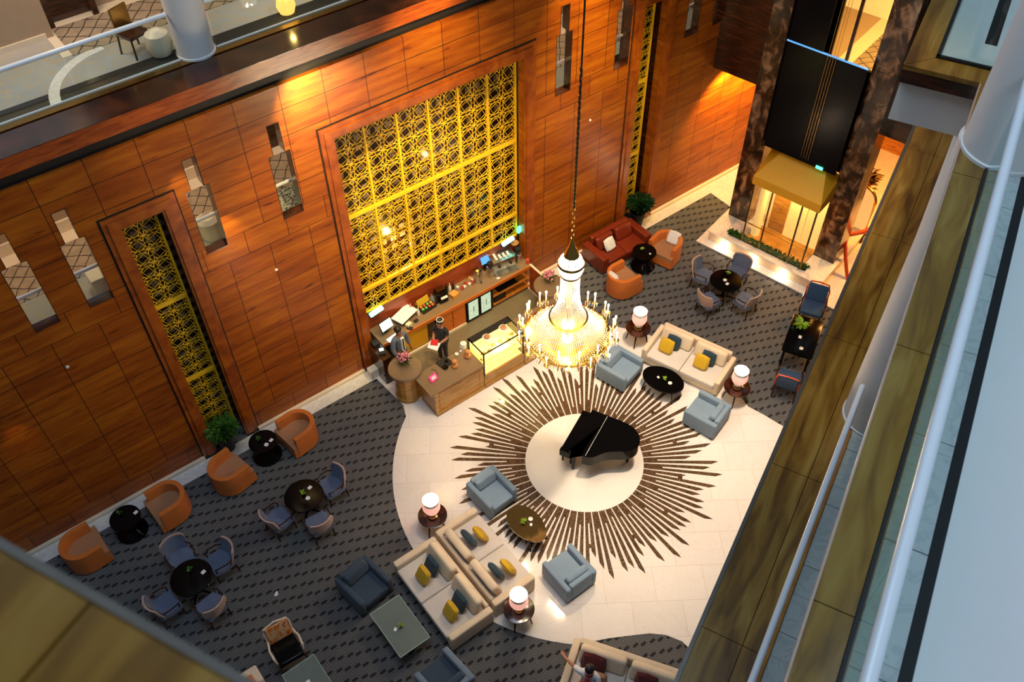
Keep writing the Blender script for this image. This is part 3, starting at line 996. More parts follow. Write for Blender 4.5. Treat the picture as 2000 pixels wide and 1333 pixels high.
rot(struct('trim_40', B().box(-6, 9.3, -6, -1.0, ZB - .05, ZB).box(9.3, 17, -6, -.42, ZB - .05, ZB).box(9.3, 17, -.30, .09, ZB - .05, ZB).box(9.3, 9.8, -.42, -.30, ZB - .05, ZB), 'plaster'), AB)
t = thing('upper_balustrade', 'thick white handrail on greenish glass along the near upper right balcony', 'railing', (0, 0, 0), AB)
for s0, s1 in ((-5, 7.66), (8.4, 9.30)):
    obj('handrail', B().tube([(s0, -.647, ZB + .9), (s1, -.647, ZB + .9)], .039, 14), 'rail_white', t, True)
for s0, s1 in ((-3.75, -1.5), (-1.5, .75), (.75, 3.0), (3.0, 5.26), (5.26, 7.62), (8.4, 9.3)):
    obj('glass_panel', B().box(s0 + .006, s1 - .006, -.652, -.640, ZB, ZB + .86), 'teal_glass', t)
obj('bottom_channel', B().box(-5, 9.3, -.655, -.630, ZB, ZB + .02), 'matt_black', t)
t = thing('corner_balustrade', 'L shaped glass balustrade with pale rail on the projecting balcony corner at top right', 'railing', (0, 0, 0), AB)
obj('handrail', B().tube([(9.34, -.62, ZB + .9), (9.34, .05, ZB + .9), (17, .05, ZB + .9)], .038, 12), 'rail_white', t, True)
obj('glass_panel', B().box(9.335, 9.347, -.64, .05, ZB, ZB + .86), 'glass', t)
obj('glass_panel', B().box(9.34, 16.9, .05, .062, ZB, ZB + .86), 'glass', t)
obj('bottom_channel', B().box(9.30, 9.335, -.64, .09, ZB, ZB + .03).box(9.30, 17, .06, .095, ZB, ZB + .03), 'matt_black', t)
rot(struct('column_upper_right', B().lathe([(.385, ZB), (.385, ZB + .03), (.37, ZB + .04), (.37, 22)], 8.03, -.745, 48), 'plaster', label='big round white column standing on the upper right balcony', cat='column', smooth=True), AB)
rot(struct('wall_right_upper', B().box(-6, 17, -6.2, -6.0, ZB, 22), 'plaster'), AB)
# near parapet at the lower left corner of the view
ZC = 18.0
b = B()
for w0 in (-.6, .2, 1.0, 1.8, 2.6, 3.4):
    b.box(-2.6, -.36, w0 + .004, w0 + .796, ZC - .06, ZC)
    b.box(-.35, .308, w0 + .004, w0 + .796, ZC - .06, ZC)
rot(struct('trim_41', b, 'ledge_marble', label='blurred olive marble ledge of the nearest parapet at lower left', cat='ledge'), AB)
rot(struct('trim_42', B().box(.308, .325, -.6, 4.2, ZC - .5, ZC + .006), 'edge_metal'), AB)

rot(struct('ceiling', B().box(-5, 2.4, .5, 5.5, 22.0, 22.3), 'plaster', label='unseen slab added above the nearest parapet to shade it', cat='ceiling'), AB)  # unseen slab added overhead to keep the skylight off the near ledge

# ---- lift tower ----------------------------------------------------------
EO = Vector((17.40, 13.60, 0))
ER = -77


def el(o):
    o.location = EO
    return rot(o, ER)


el(struct('trim_50', B().box(-.1, 4.54, 0.0, 5.0, 0.0, 0.045), 'white_marble', label='white marble step round the lift podium', cat='step'))
el(struct('trim_51', B().box(.15, 3.85, .28, 3.6, 0.045, .36), 'pod_face', label='peach marble podium of the lift with small floor lights', cat='podium'))
b = B()
b.box(.12, 3.88, .25, .50, .36, .40).box(.12, .64, .50, .76, .36, .40).box(3.26, 3.88, .50, .76, .36, .40).box(.12, 3.88, .76, 3.6, .36, .40)
el(struct('trim_52', b, 'white_marble'))
for x0, lb, nm in ((.20, 'left', 'pillar'), (3.12, 'right', 'pillar')):
    b = B()
    z = .40
    while z < 21:
        b.box(x0, x0 + .65, 1.30, 2.05, z, z + 1.25)
        z += 1.26
    el(struct('pillar_' + lb, b, 'brown_marble', label='tall brown veined marble pillar on the %s of the lift shaft' % lb, cat='pillar'))
el(struct('wall_lift_left', B().box(-1.75, .2, 1.98, 2.2, 4.6, 21), 'dark_wood', label='dark timber wall over the alcove left of the lift', cat='wall'))
el(struct('wall_lift_right', B().box(3.77, 4.5, 1.98, 2.2, 4.6, 21), 'dark_wood'))
el(struct('ceiling', B().box(-6, 1.0, 2.2, 9, 4.6, 4.8).box(3.1, 9, 2.2, 9, 4.6, 4.8).box(1.0, 3.1, 3.3, 9, 4.6, 4.8), 'lobby_wood', label='ceiling of the lift lobby', cat='ceiling'))
el(struct('wall_lift_lobby', B().box(-6, 9, 8.0, 8.2, 0, 4.6), 'lobby_wood'))
el(struct('wall_shaft', B().box(.85, 3.12, 1.52, 1.60, 3.3, 6.45).box(.85, 1.92, 1.52, 1.60, 6.45, 21), 'dark_glass', label='black glass back of the lift shaft', cat='wall'))
s1 = thing('lift_shaft_glazing', 'black glass lift shaft front with bright vertical guide lines', 'lift shaft', tuple(EO), ER)
obj('side_glass', B().box(.86, .90, .98, 1.52, 3.5, 21), 'dark_glass', s1)
obj('edge_trim', B().box(.90, 3.12, .985, 1.015, 6.80, 6.84), 'screen_blue', s1)
obj('front_glass', B().box(.92, 3.12, 1.0, 1.012, 3.55, 6.80), M['dark_glass'], s1)
obj('upper_side_glass', B().box(.92, 1.90, 1.0, 1.012, 6.84, 21), M['dark_glass'], s1)
for i in range(4):
    obj('guide_cable', B().box(2.06 + .075 * i, 2.068 + .075 * i, .96, .97, 3.7, 21), 'bronze', s1)
obj('dark_mullion', B().box(2.48, 2.56, 1.0, 1.06, 6.84, 21), 'dark_wood', s1)
obj('green_sign', B().box(2.55, 2.75, .96, .985, 3.56, 3.64), 'green_light', s1)
# upper landing visible through the glass
fl3 = el(struct('floor', B().box(-.5, 4.6, 2.3, 8, 5.2, Z1), 'beige', label='first floor landing glimpsed through the lift shaft', cat='floor'))
obj('landing_carpet', B().box(2.0, 3.4, 2.8, 6, Z1, Z1 + .01), 'diamond', fl3)
obj('cream_border', B().box(1.6, 2.0, 2.4, 6, Z1, Z1 + .012).box(3.4, 3.6, 2.4, 6, Z1, Z1 + .012).box(1.6, 3.6, 2.35, 2.8, Z1, Z1 + .012), 'cream_stone', fl3)
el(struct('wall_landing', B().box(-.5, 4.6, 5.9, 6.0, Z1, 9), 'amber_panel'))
q = EO + Vector((.974, .225, 0)) * 3.6 + Vector((.225, -.974, 0)) * 2.7
light('landing_light', 'AREA', (q.x, q.y, 8.8), 140, (1.0, .55, .10), .8, (q.x, q.y, 0))
q = EO + Vector((.974, .225, 0)) * 5.2 + Vector((.225, -.974, 0)) * -1.2
light('alcove_light', 'AREA', (q.x, q.y, 4.5), 130, (1.0, .60, .2), 1.4, (q.x, q.y, 0))
q = EO + Vector((.974, .225, 0)) * 2.7 + Vector((.225, -.974, 0)) * -1.0
light('alcove_spot', 'SPOT', (19.5, 14.75, 4.5), 400, (1.0, .60, .16), .05, (20.0, 15.5, 2.4), 120, .6)
light('alcove_spot', 'SPOT', (20.6, 14.75, 4.5), 260, (1.0, .62, .2), .05, (20.9, 15.5, 2.4), 100, .7)
q = EO + Vector((.974, .225, 0)) * 4.5 + Vector((.225, -.974, 0)) * 5.2
light('lobby_light', 'AREA', (q.x, q.y, 4.5), 320, (1.0, .44, .08), 1.6, (q.x, q.y, 0))
# lift car
c = thing('lift_car', 'glass lift car with golden hipped roof at the foot of the black shaft', 'lift', tuple(EO), ER)
b = B()
b.box(1.08, 3.18, .42, 1.5, 2.62, 2.90)
P1, P2, P3, P4 = (1.08, .42, 2.90), (3.18, .42, 2.90), (1.02, 1.50, 3.22), (3.14, 1.50, 3.22)
R1, R2_ = (1.50, 1.34, 3.56), (2.72, 1.34, 3.56)
b.quad(P1, P2, R2_, R1)
b.quad(P1, R1, P3)
b.quad(P2, P4, R2_)
b.quad(P3, R1, R2_, P4)
b.quad(P1, P3, (1.08, 1.5, 2.9))
b.quad(P2, (3.18, 1.5, 2.9), P4)
obj('roof', b, 'car_gold', c, 'noweld')
for x, y in ((1.14, .52), (1.72, .52), (2.66, .52), (3.10, .52), (1.14, 1.45), (3.10, 1.45)):
    obj('post', B().box(x - .022, x + .022, y - .022, y + .022, .40, 2.62), 'bronze', c)
for x0, x1 in ((1.17, 1.69), (1.75, 2.63), (2.69, 3.08)):
    obj('glass_panel', B().box(x0, x1, .50, .51, .42, 2.6), 'clear_glass', c)
obj('car_floor', B().box(1.14, 3.10, .55, 1.48, .40, .43), 'counter_wood', c)
obj('handrail', B().tube([(1.16, .62, 1.05), (3.06, .62, 1.05)], .02, 6), 'brass', c)
obj('handrail', B().tube([(1.16, .62, 1.25), (1.16, 1.4, 1.25)], .02, 6), 'brass', c)
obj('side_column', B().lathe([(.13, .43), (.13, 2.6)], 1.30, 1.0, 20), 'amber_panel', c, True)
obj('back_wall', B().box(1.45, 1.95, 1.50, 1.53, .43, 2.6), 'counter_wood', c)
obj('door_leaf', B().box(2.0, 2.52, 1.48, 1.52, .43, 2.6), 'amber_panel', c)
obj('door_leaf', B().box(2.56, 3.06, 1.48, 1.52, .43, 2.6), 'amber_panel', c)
q = EO + Vector((.974, .225, 0)) * 1.0 + Vector((.225, -.974, 0)) * 2.1
light('car_light', 'POINT', (q.x, q.y, 2.45), 60, (1.0, .70, .30), .08)
# podium floor lights
for i, x in enumerate((.72, 1.72, 2.72)):
    q = EO + Vector((.225, -.974, 0)) * x + Vector((.974, .225, 0)) * .17
    b = B()
    b.lathe([(.035, 0), (.035, .012)], 0, 0, 14)
    obj('floor_light', b, 'downlight', None, label=('small round light washing the left end of the lift podium face', 'small round light washing the middle of the lift podium face', 'small round light washing the right end of the lift podium face')[i], cat='light', loc=(q.x, q.y, .045), group='podium floor lights')
    light('podium_glow', 'POINT', (q.x, q.y, .14), 5.0, (1.0, .86, .6), .03)
# planting strip
p = thing('podium_planter', 'long trough of low green plants along the lift podium', 'planter', tuple(EO), ER)
obj('soil', B().box(.64, 3.26, .50, .76, .36, .385), 'soil', p)
b = B()
for i in range(46):
    x = .7 + 2.5 * i / 45
    b.leafy((x, .62 + .05 * sin(i * 2.3), .38), 14, .17, .03, .012, 1.1, i)
obj('foliage', b, 'leaf', p, 'noweld', kind='stuff')
# teal glass screens either side of the podium
for i, x in enumerate((.55, 3.45)):
    obj('glass_screen', B().box(x, x + .015, .95, 1.28, .40, .95), 'glass', None, label=('low glass screen on the lift podium beside the left pillar', 'low glass screen on the lift podium beside the right pillar')[i], cat='glass screen', loc=tuple(EO))
    rot(bpy.data.objects[[o.name for o in bpy.data.objects if o.name.startswith('glass_screen')][-1]], ER)
# lobby beyond the right pillar
t = thing('arched_mirror', 'tall arched mirror in a gold frame in the amber lobby right of the lift', 'mirror', (21.3, 11.0, .012), -77)
b = B()
pts = [(-.45, 0, .3)] + [(-.45 * cos(pi * i / 12), 0, 1.5 + .45 * sin(pi * i / 12)) for i in range(13)] + [(.45, 0, .3)]
obj('frame', b.tube(pts, .045, 8, True), 'brass', t, True)
b = B()
b.bm.faces.new(b._v([(x, .02, z) for x, y, z in pts]))
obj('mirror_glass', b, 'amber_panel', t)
obj('stand', B().box(-.5, .5, -.12, .12, 0, .3), 'dark_wood', t)
t = thing('red_frame_sculpture', 'curving red lacquer ribbon beside the lift podium', 'sculpture', (20.2, 10.4, .012), -60)
obj('ribbon', B().tube([(-.7, .1, 0), (-.35, 0, .5), (-.1, 0, 1.0), (.35, .3, 1.02), (.7, .6, 1.15), (1.0, .9, 1.3)], .07, 8), 'red_lacquer', t, True)
obj('foot', B().tube([(-.1, 0, 1.0), (.1, -.4, .5), (.35, -.8, 0)], .055, 8), 'red_lacquer', t, True)
obj('base', B().lathe([(.14, 0), (.14, .1), (.05, .14)], -.68, .1, 14), 'matt_black', t)
t = thing('lobby_flowers', 'low spray of dark flowers on a golden table beyond the right pillar', 'flower arrangement', (22.4, 11.8, 0.012), 0)
obj('pedestal', B().lathe([(.3, 0), (.25, .4), (.4, .9)], 0, 0, 20), 'brass', t, True)
obj('flowers', B().leafy((0, 0, .95), 150, .35, .4, .03, 1.0, 4), 'bronze', t, 'noweld', kind='stuff')

# ================================================================== FURNITURE
# every builder faces -Y at rz = 0


def sofa(name, label, cat, loc, rz, w, d, n, cs, cc=None, sh=.42, bh=.72, ah=.62, aw=.16, bt=.16, arms=(1, 1), base_z=.10, legmat='matt_black', group=None, lean=True):
    cc = cc or cs
    t = thing(name, label, cat, loc, rz, group)
    x0, x1 = -w / 2, w / 2
    xa = x0 + (aw if arms[0] else 0)
    xb = x1 - (aw if arms[1] else 0)
    obj('base', B().rbox(x0 + .01, x1 - .01, -d / 2 + .03, d / 2 - .01, base_z, sh - .13, .02), cs, t, True)
    obj('back', B().rbox(xa - .005, xb + .005, d / 2 - bt, d / 2, base_z + .02, bh, .045, 3), cs, t, True)
    for k, (a, c) in enumerate(((x0, x0 + aw), (x1 - aw, x1))):
        if arms[k]:
            obj('arm', B().rbox(a, c, -d / 2, d / 2, base_z, ah, .045, 3), cs, t, True)
    sw = (xb - xa) / n
    for i in range(n):
        obj('seat_cushion', B().rbox(xa + i * sw + .006, xa + (i + 1) * sw - .006, -d / 2 - .01, d / 2 - bt, sh - .14, sh + .02, .04, 3), cc, t, True)
        if lean:
            b = B()
            cx = xa + (i + .5) * sw
            if lean == 2:
                m = T(cx, d / 2 - bt - .14, sh + .20, -20)
                b.rbox(-sw / 2 + .05, sw / 2 - .05, -.10, .10, -.21, .23, .09, 4, m)
            else:
                m = T(cx, d / 2 - bt - .09, sh + .02 + (bh - sh) * .52, -14)
                b.rbox(-sw / 2 + .015, sw / 2 - .015, -.085, .085, -(bh - sh) * .55, (bh - sh) * .62, .07, 4, m)
            obj('back_cushion', b, cc if lean != 2 else cs, t, True)
    for sx in (x0 + .07, x1 - .07):
        for sy in (-d / 2 + .08, d / 2 - .08):
            obj('foot', B().box(sx - .03, sx + .03, sy - .03, sy + .03, 0, base_z + .01), legmat, t)
    return t


def cushion(label, loc, rz, tilt, mat, size=.44, group=None, th=.15):
    b = B(T(0, 0, size * .47, tilt))
    b.pillow(size, size, th, None, 8, .12)
    o = obj('cushion', b, mat, None, True, label=label, cat='cushion', group=group, loc=loc)
    o.rotation_euler = (0, 0, rad(rz))
    return o


def tub(label, loc, rz, group=None):
    t = thing('tub_chair', label, 'armchair', loc, rz, group)
    R = .45
    # outer shell: rounded at the back, straight towards the front
    def ring(r, k=22):
        p = [(r, -.36)]
        p += [(r * cos(rad(a)), .0 + r * .98 * sin(rad(a))) for a in [180 * i / k for i in range(k + 1)]]
        p += [(-r, -.36)]
        return p
    o_, i_ = ring(R), ring(R - .13)
    b = B()
    z0, z1 = .05, .72
    v = []
    for k, (po, pi_) in enumerate(zip(o_, i_)):
        fr = min(k, len(o_) - 1 - k)
        v.append(b._v([(po[0], po[1], z0), (po[0] * 1.0, po[1], z1 - .05), (po[0] * .965 + pi_[0] * .035, po[1] * .965 + pi_[1] * .035, z1),
                       (pi_[0] * .9 + po[0] * .1, pi_[1] * .9 + po[1] * .1, z1), (pi_[0], pi_[1], z1 - .06), (pi_[0], pi_[1], z0)]))
    for a, c in zip(v, v[1:]):
        for q in range(6):
            b.bm.faces.new([a[q], a[(q + 1) % 6], c[(q + 1) % 6], c[q]])
    b.bm.faces.new(v[0])
    b.bm.faces.new(list(reversed(v[-1])))
    # front ends drop to seat height: the arms stop before the seat edge
    obj('shell', b, 'orange', t, True)
    b = B()
    pts = [(-.43, -.46), (.43, -.46), (.43, -.34), (.33, -.30), (.33, .05)] + [(.33 * cos(rad(a)), .05 + .27 * sin(rad(a))) for a in range(10, 171, 16)] + [(-.33, .05), (-.33, -.30), (-.43, -.34)]
    b.prism(pts, .30, .43)
    obj('seat_cushion', b, 'tan', t)
    obj('seat_base', B().prism([(-.435, -.465), (.435, -.465), (.44, -.3), (-.44, -.3)], .05, .30), 'orange', t)
    obj('plinth', B().lathe([(.36, 0), (.36, .06)], 0, 0, 24), 'matt_black', t)
    return t


tc = tub('orange leather tub chair at the far left by the wall, facing right', (-1.58, 14.55, .012), 92, 'orange tub chairs')
dup(tc, (.52, 14.52, .012), -86, 'orange leather tub chair facing left, right of the leftmost black drum table')
dup(tc, (2.02, 14.43, .012), 102, 'orange leather tub chair in front of the potted plant left of the bar')
dup(tc, (4.02, 14.52, .012), -82, 'orange leather tub chair right of the drum table below the keyhole windows')
dup(tc, (14.12, 13.55, .012), 88, 'orange leather tub chair seen from behind, in front of the red leather sofa')
dup(tc, (16.15, 13.78, .012), -74, 'orange leather tub chair right of the red leather sofa')


def card(label, x, y, z, rz=20, s=.05):
    o = obj('table_card', B().box(-s, s, -s * .8, s * .8, 0, .008), 'white_paper', None, label=label, cat='card', loc=(x, y, z), group='white cards')
    o.rotation_euler = (0, 0, rad(rz))


def ring(label, x, y, z):
    obj('ashtray', B().lathe([(.02, 0), (.05, .0), (.055, .022), (.03, .024), (.028, .008)], 0, 0, 18), 'china', None, True, label=label, cat='ashtray', loc=(x, y, z), group='white ashtrays')


def sprig(label, x, y, z, mat='lime', r=.09, n=16, seed=1):
    t = thing('table_plant', label, 'plant', (x, y, z))
    obj('pot', B().lathe([(.03, 0), (.042, .06), (.036, .062), (.034, .05)], 0, 0, 14), 'matt_black', t, True)
    obj('leaves', B().leafy((0, 0, .06), n, r, .02, .022, .9, seed), mat, t, 'noweld')


def drum(label, loc, group='black drum tables'):
    t = thing('drum_table', label, 'side table', loc, 0, group)
    obj('base', B().lathe([(.36, 0), (.37, .03), (.33, .12), (.22, .24), (.2, .3)], 0, 0, 32), 'black', t, True)
    obj('tabletop', B().lathe([(.2, .3), (.24, .42), (.34, .54), (.36, .58), (.355, .6)], 0, 0, 32), 'black', t, True)
    return t


d0 = drum('glossy black drum table between the two leftmost orange tub chairs', (-.48, 14.62, .012))
dup(d0, (3.10, 14.62, .012), 0, 'glossy black drum table between the second pair of tub chairs near the potted plant')
dup(d0, (15.32, 13.9, .012), 0, 'glossy black drum table in front of the red leather sofa')
sprig('tiny green sprig on the leftmost black drum table', -.52, 14.78, .615, 'leaf', .07, 10, 2)
card('white card on the leftmost black drum table', -.22, 14.6, .613)
sprig('tiny green sprig on the drum table nearest the potted plant', 3.05, 14.72, .615, 'leaf', .08, 10, 3)
card('white card on the drum table nearest the potted plant', 3.28, 14.52, .613)
ring('white ashtray on the drum table nearest the potted plant', 3.12, 14.46, .613)
sprig('tiny green sprig on the drum table before the red leather sofa', 15.3, 13.98, .615, 'lime', .06, 12, 4)
card('white card on the drum table before the red leather sofa', 15.38, 13.72, .613, 70, .03)


def dining_chair(label, loc, rz, group):
    t = thing('dining_armchair', label, 'armchair', loc, rz, group)
    b = B()
    b.prism([(-.27, -.27), (.27, -.27), (.29, .0), (.24, .26), (-.24, .26), (-.29, .0)], .34, .47)
    bmesh.ops.bevel(b.bm, geom=list(b.bm.edges), offset=.02, segments=2, affect='EDGES')
    obj('seat', b, 'chair_blue', t, True)
    b = B()
    k = 10
    rows = []
    for z, yy, ww in ((.40, .22, .25), (.62, .265, .295), (.80, .31, .30), (.90, .335, .26)):
        row = []
        for i in range(k + 1):
            u = 2 * i / k - 1
            row.append((u * ww, yy - .10 * u * u, z))
        rows.append(row)
    front = [b._v(r) for r in rows]
    back = [b._v([(x * 1.03, y + .045, z) for x, y, z in r]) for r in rows]
    for L_, fl_ in ((front, 1), (back, 0)):
        for a, c in zip(L_, L_[1:]):
            for i in range(k):
                b.bm.faces.new([a[i], a[i + 1], c[i + 1], c[i]])
    for a, c in ((front[0], back[0]), (front[-1], back[-1])):
        for i in range(k):
            b.bm.faces.new([a[i], a[i + 1], c[i + 1], c[i]])
    for s_ in (0, k):
        for i in range(len(rows) - 1):
            b.bm.faces.new([front[i][s_], front[i + 1][s_], back[i + 1][s_], back[i][s_]])
    obj('backrest', b, 'chair_tan', t, True)
    b = B()
    for z, yy, ww in ((.45, .212, .21), (.62, .247, .24), (.80, .292, .245), (.86, .31, .215)):
        pass
    rows = [[((2 * i / k - 1) * ww, yy - .10 * (2 * i / k - 1) ** 2 - .012, z) for i in range(k + 1)] for z, yy, ww in ((.46, .222, .23), (.62, .263, .275), (.80, .308, .28), (.88, .328, .245))]
    vv = [b._v(r) for r in rows]
    for a, c in zip(vv, vv[1:]):
        for i in range(k):
            b.bm.faces.new([a[i], a[i + 1], c[i + 1], c[i]])
    obj('back_pad', b, 'chair_blue', t, True)
    for sx in (-1, 1):
        obj('armrest', B().tube([(sx * .25, .2, .62), (sx * .31, .05, .655), (sx * .30, -.15, .65), (sx * .26, -.22, .6), (sx * .25, -.2, .42)], .018, 6), 'dark_wood', t, True)
        for sy in (-1, 1):
            obj('leg', B().tube([(sx * .22, sy * .22, .40), (sx * .24, sy * .25, 0)], [.026, .018], 6), 'dark_wood', t, True)
    return t


def round_table(label, loc, group='round black tables'):
    t = thing('round_table', label, 'table', loc, 0, group)
    obj('tabletop', B().lathe([(.40, .68), (.455, .70), (.465, .715), (.455, .73), (.44, .732)], 0, 0, 48), 'black', t, True)
    obj('pedestal', B().lathe([(.05, .05), (.045, .4), (.07, .68)], 0, 0, 16), 'black', t, True)
    for k in range(4):
        a = pi / 4 + k * pi / 2
        obj('foot', B().tube([(0, 0, .12), (.18 * cos(a), .18 * sin(a), .1), (.36 * cos(a), .36 * sin(a), .02)], [.035, .03, .02], 6), 'black', t, True)
    return t


rt = round_table('round black table with four blue grey chairs, nearest the left foreground ledge', (.11, 12.17, 0))
dup(rt, (3.12, 12.52, 0), 0, 'round black table with three blue grey chairs, in the middle of the left carpet')
dup(rt, (16.24, 11.48, 0), 0, 'round black table with four chairs, near the lift podium')
c0 = None
CH = []
words = {0: 'upper left', 1: 'upper right', 2: 'lower right', 3: 'lower left'}
tabs = (('left foreground ledge', (.11, 12.17), ((0, .03, .79, 8), (1, .72, .16, -12), (2, .06, -.74, 6), (3, -.73, -.10, 0))),
        ('middle of the left carpet', (3.12, 12.52), ((1, .74, .02, 0), (2, -.04, -.70, 0), (3, -.74, -.02, 10))),
        ('lift podium', (16.24, 11.48), ((0, -.12, .76, 10), (1, .76, .22, 0), (2, .1, -.74, 0), (3, -.72, -.1, -8))))
for nm, (x, y), ch in tabs:
    for (k, dx, dy, tw) in ch:
        phi = math.degrees(math.atan2(-dy, -dx))
        lb = 'blue grey armchair on the %s of the round table near the %s' % (words[k], nm)
        if nm.startswith('middle'):
            lb = lb.replace('near the middle of', 'amid')
        loc = (x + dx, y + dy, 0)
        if c0 is None:
            c0 = dining_chair(lb, loc, phi + 90 + tw, 'blue grey dining armchairs')
        else:
            dup(c0, loc, phi + 90 + tw, lb)
sprig('tiny green sprig on the round table nearest the left foreground ledge', .16, 12.32, .735, 'leaf', .08, 10, 5)
card('white card on the round table nearest the left foreground ledge', .38, 12.12, .733)
sprig('small lime sprig on the round table in the middle of the left carpet', 3.14, 12.56, .735, 'lime', .08, 12, 6)
card('white card on the round table in the middle of the left carpet', 3.34, 12.62, .733)
ring('white ashtray on the round table in the middle of the left carpet', 3.16, 12.38, .733)
sprig('small lime sprig on the round table near the lift podium', 16.45, 11.62, .735, 'lime', .09, 14, 7)
card('white card on the round table near the lift podium', 16.16, 11.36, .733, 10)
ring('white ashtray on the round table near the lift podium', 16.21, 11.5, .733)

# lounge armchairs
sofa('armchair', 'dark navy armchair on the left carpet facing the cream sofa group', 'armchair', (3.13, 9.88, 0), 9, .92, .92, 1, 'navy', 'navy', .40, .66, .60, .14, .14, base_z=.08)
sofa('armchair', 'dark slate armchair cut by the bottom edge below the grey glass table', 'armchair', (3.33, 6.98, 0), 186, .92, .92, 1, 'slate', 'navy', .40, .66, .60, .14, .14, base_z=.08)
sofa('armchair', 'pale blue armchair on the marble between sunburst and cream sofa group', 'armchair', (6.84, 10.09, .016), 3, .86, .92, 1, 'lightblue', 'lightblue', .40, .66, .60, .13, .14, base_z=.08)
sofa('armchair', 'pale blue armchair below the sunburst beside the right lamp table', 'armchair', (6.95, 7.30, .016), 180, .86, .92, 1, 'lightblue', 'lightblue', .40, .66, .60, .13, .14, base_z=.08)
sofa('armchair', 'pale blue armchair half hidden behind the chandelier', 'armchair', (11.88, 11.12, .016), 14, .95, .92, 1, 'lightblue', 'lightblue', .40, .66, .60, .14, .14, base_z=.08)
sofa('armchair', 'pale blue armchair at right end of the sunburst below the black oval table', 'armchair', (12.62, 8.58, .016), 196, .90, .92, 1, 'lightblue', 'lightblue', .40, .66, .60, .14, .14, base_z=.08)
# cream sofas
sofa('cream_sofa', 'cream two seat sofa facing the left carpet, back to back with another', 'sofa', (4.44, 8.68, .0), 270, 2.34, 1.12, 2, 'cream', 'cream_seat', .40, .58, .56, .17, .10, arms=(1, 1), base_z=.03, lean=2)
sofa('cream_sofa', 'cream two seat sofa facing the sunburst, back to back with another', 'sofa', (5.64, 8.74, .016), 90, 2.34, 1.12, 2, 'cream', 'cream_seat', .40, .58, .56, .17, .10, arms=(1, 1), base_z=.03, lean=2)
sofa('cream_sofa', 'cream two seat sofa between two lamp tables right of the chandelier', 'sofa', (13.56, 10.22, .012), 289, 2.28, 1.12, 2, 'cream', 'cream_seat', .40, .74, .58, .14, .14, base_z=.08, lean=2)
sofa('cream_sofa', 'cream sofa with maroon cushions and a seated guest at the bottom edge', 'sofa', (6.20, 4.62, 0), 303, 2.5, 1.15, 2, 'cream', 'cream_seat', .40, .74, .60, .16, .14, base_z=.05, lean=2)
sofa('cream_sofa', 'corner of a cream sofa just above the bottom edge at left', 'sofa', (-.24, 8.45, 0), 90, 2.3, 1.15, 2, 'cream', 'cream_seat', .40, .70, .58, .40, .14, base_z=.05, lean=2)
obj('lumbar_cushion', B().rbox(-.35, .28, -.16, .16, 0, .07, .03), 'orange', None, True, label='strip cushion coloured by orange light on the arm of the cream sofa corner at the bottom left', cat='cushion', loc=(-.1, 9.27, .585))  # orange light on the sofa end is put into the cushion colour
g = 'mustard and navy scatter cushions'
for (x, y, z, rz_, nm) in ((4.50, 9.20, .43, 270, 'upper seat of the cream sofa facing the left carpet'), (4.50, 8.12, .43, 270, 'lower seat of the cream sofa facing the left carpet'),
                           (5.60, 9.25, .45, 90, 'upper seat of the cream sofa facing the sunburst'), (5.60, 8.2, .45, 90, 'lower seat of the cream sofa facing the sunburst')):
    s = 1 if rz_ == 270 else -1
    cushion('ink blue cushion on the ' + nm, (x + s * .02, y, z), rz_, -24, 'teal_cushion', .45, g)
    cushion('mustard cushion on the ' + nm, (x - s * .26, y - .07, z), rz_, -30, 'yellow', .42, g)
for (u, nm) in ((-.62, 'left seat of the cream sofa between the lamp tables'), (.42, 'right seat of the cream sofa between the lamp tables')):
    a = rad(289)
    for q, mat, sz, v in ((.10, 'teal_cushion', .42, .08), (.0, 'yellow', .42, -.14)):
        xx, yy = u + q + .0, v
        cushion(('ink blue' if mat == 'teal_cushion' else 'mustard') + ' cushion on the ' + nm,
                (13.56 + cos(a) * xx - sin(a) * yy, 10.22 + sin(a) * xx + cos(a) * yy, .44), 289, -24 if v > 0 else -34, mat, sz, g)
a = rad(303)
for (u, v, mat, nm, sz) in ((-.70, .10, 'maroon', 'large maroon cushion against the left back cushion of the bottom sofa', .55), (-.55, -.18, 'bronze', 'tan square cushion in front of the maroon one on the bottom sofa', .45),
                            (.42, .09, 'maroon', 'maroon cushion on the right seat of the bottom sofa', .5), (.45, -.16, 'cream', 'sand cushion in front of the right maroon cushion on the bottom sofa', .42)):
    cushion(nm, (6.20 + cos(a) * u - sin(a) * v, 4.62 + sin(a) * u + cos(a) * v, .43), 303, -24, 'tan' if mat == 'bronze' else mat, sz, 'bottom sofa cushions')
# red leather sofa
sofa('leather_sofa', 'red brown leather two seat sofa against the timber wall', 'sofa', (15.06, 14.82, .0), 0, 1.95, .98, 2, 'red_leather', 'red_leather', .40, .80, .62, .24, .18, base_z=.05, lean=2)
cushion('white cushion leaning on the red leather sofa', (14.72, 14.78, .42), 5, -30, 'white_cloth', .42)
cushion('white cushion in the tub chair right of the red leather sofa', (16.42, 13.80, .43), 290, -35, 'white_cloth', .42)
cushion('white cushion in the tub chair seen from behind', (13.86, 13.62, .43), 90, -14, 'white_cloth', .40)


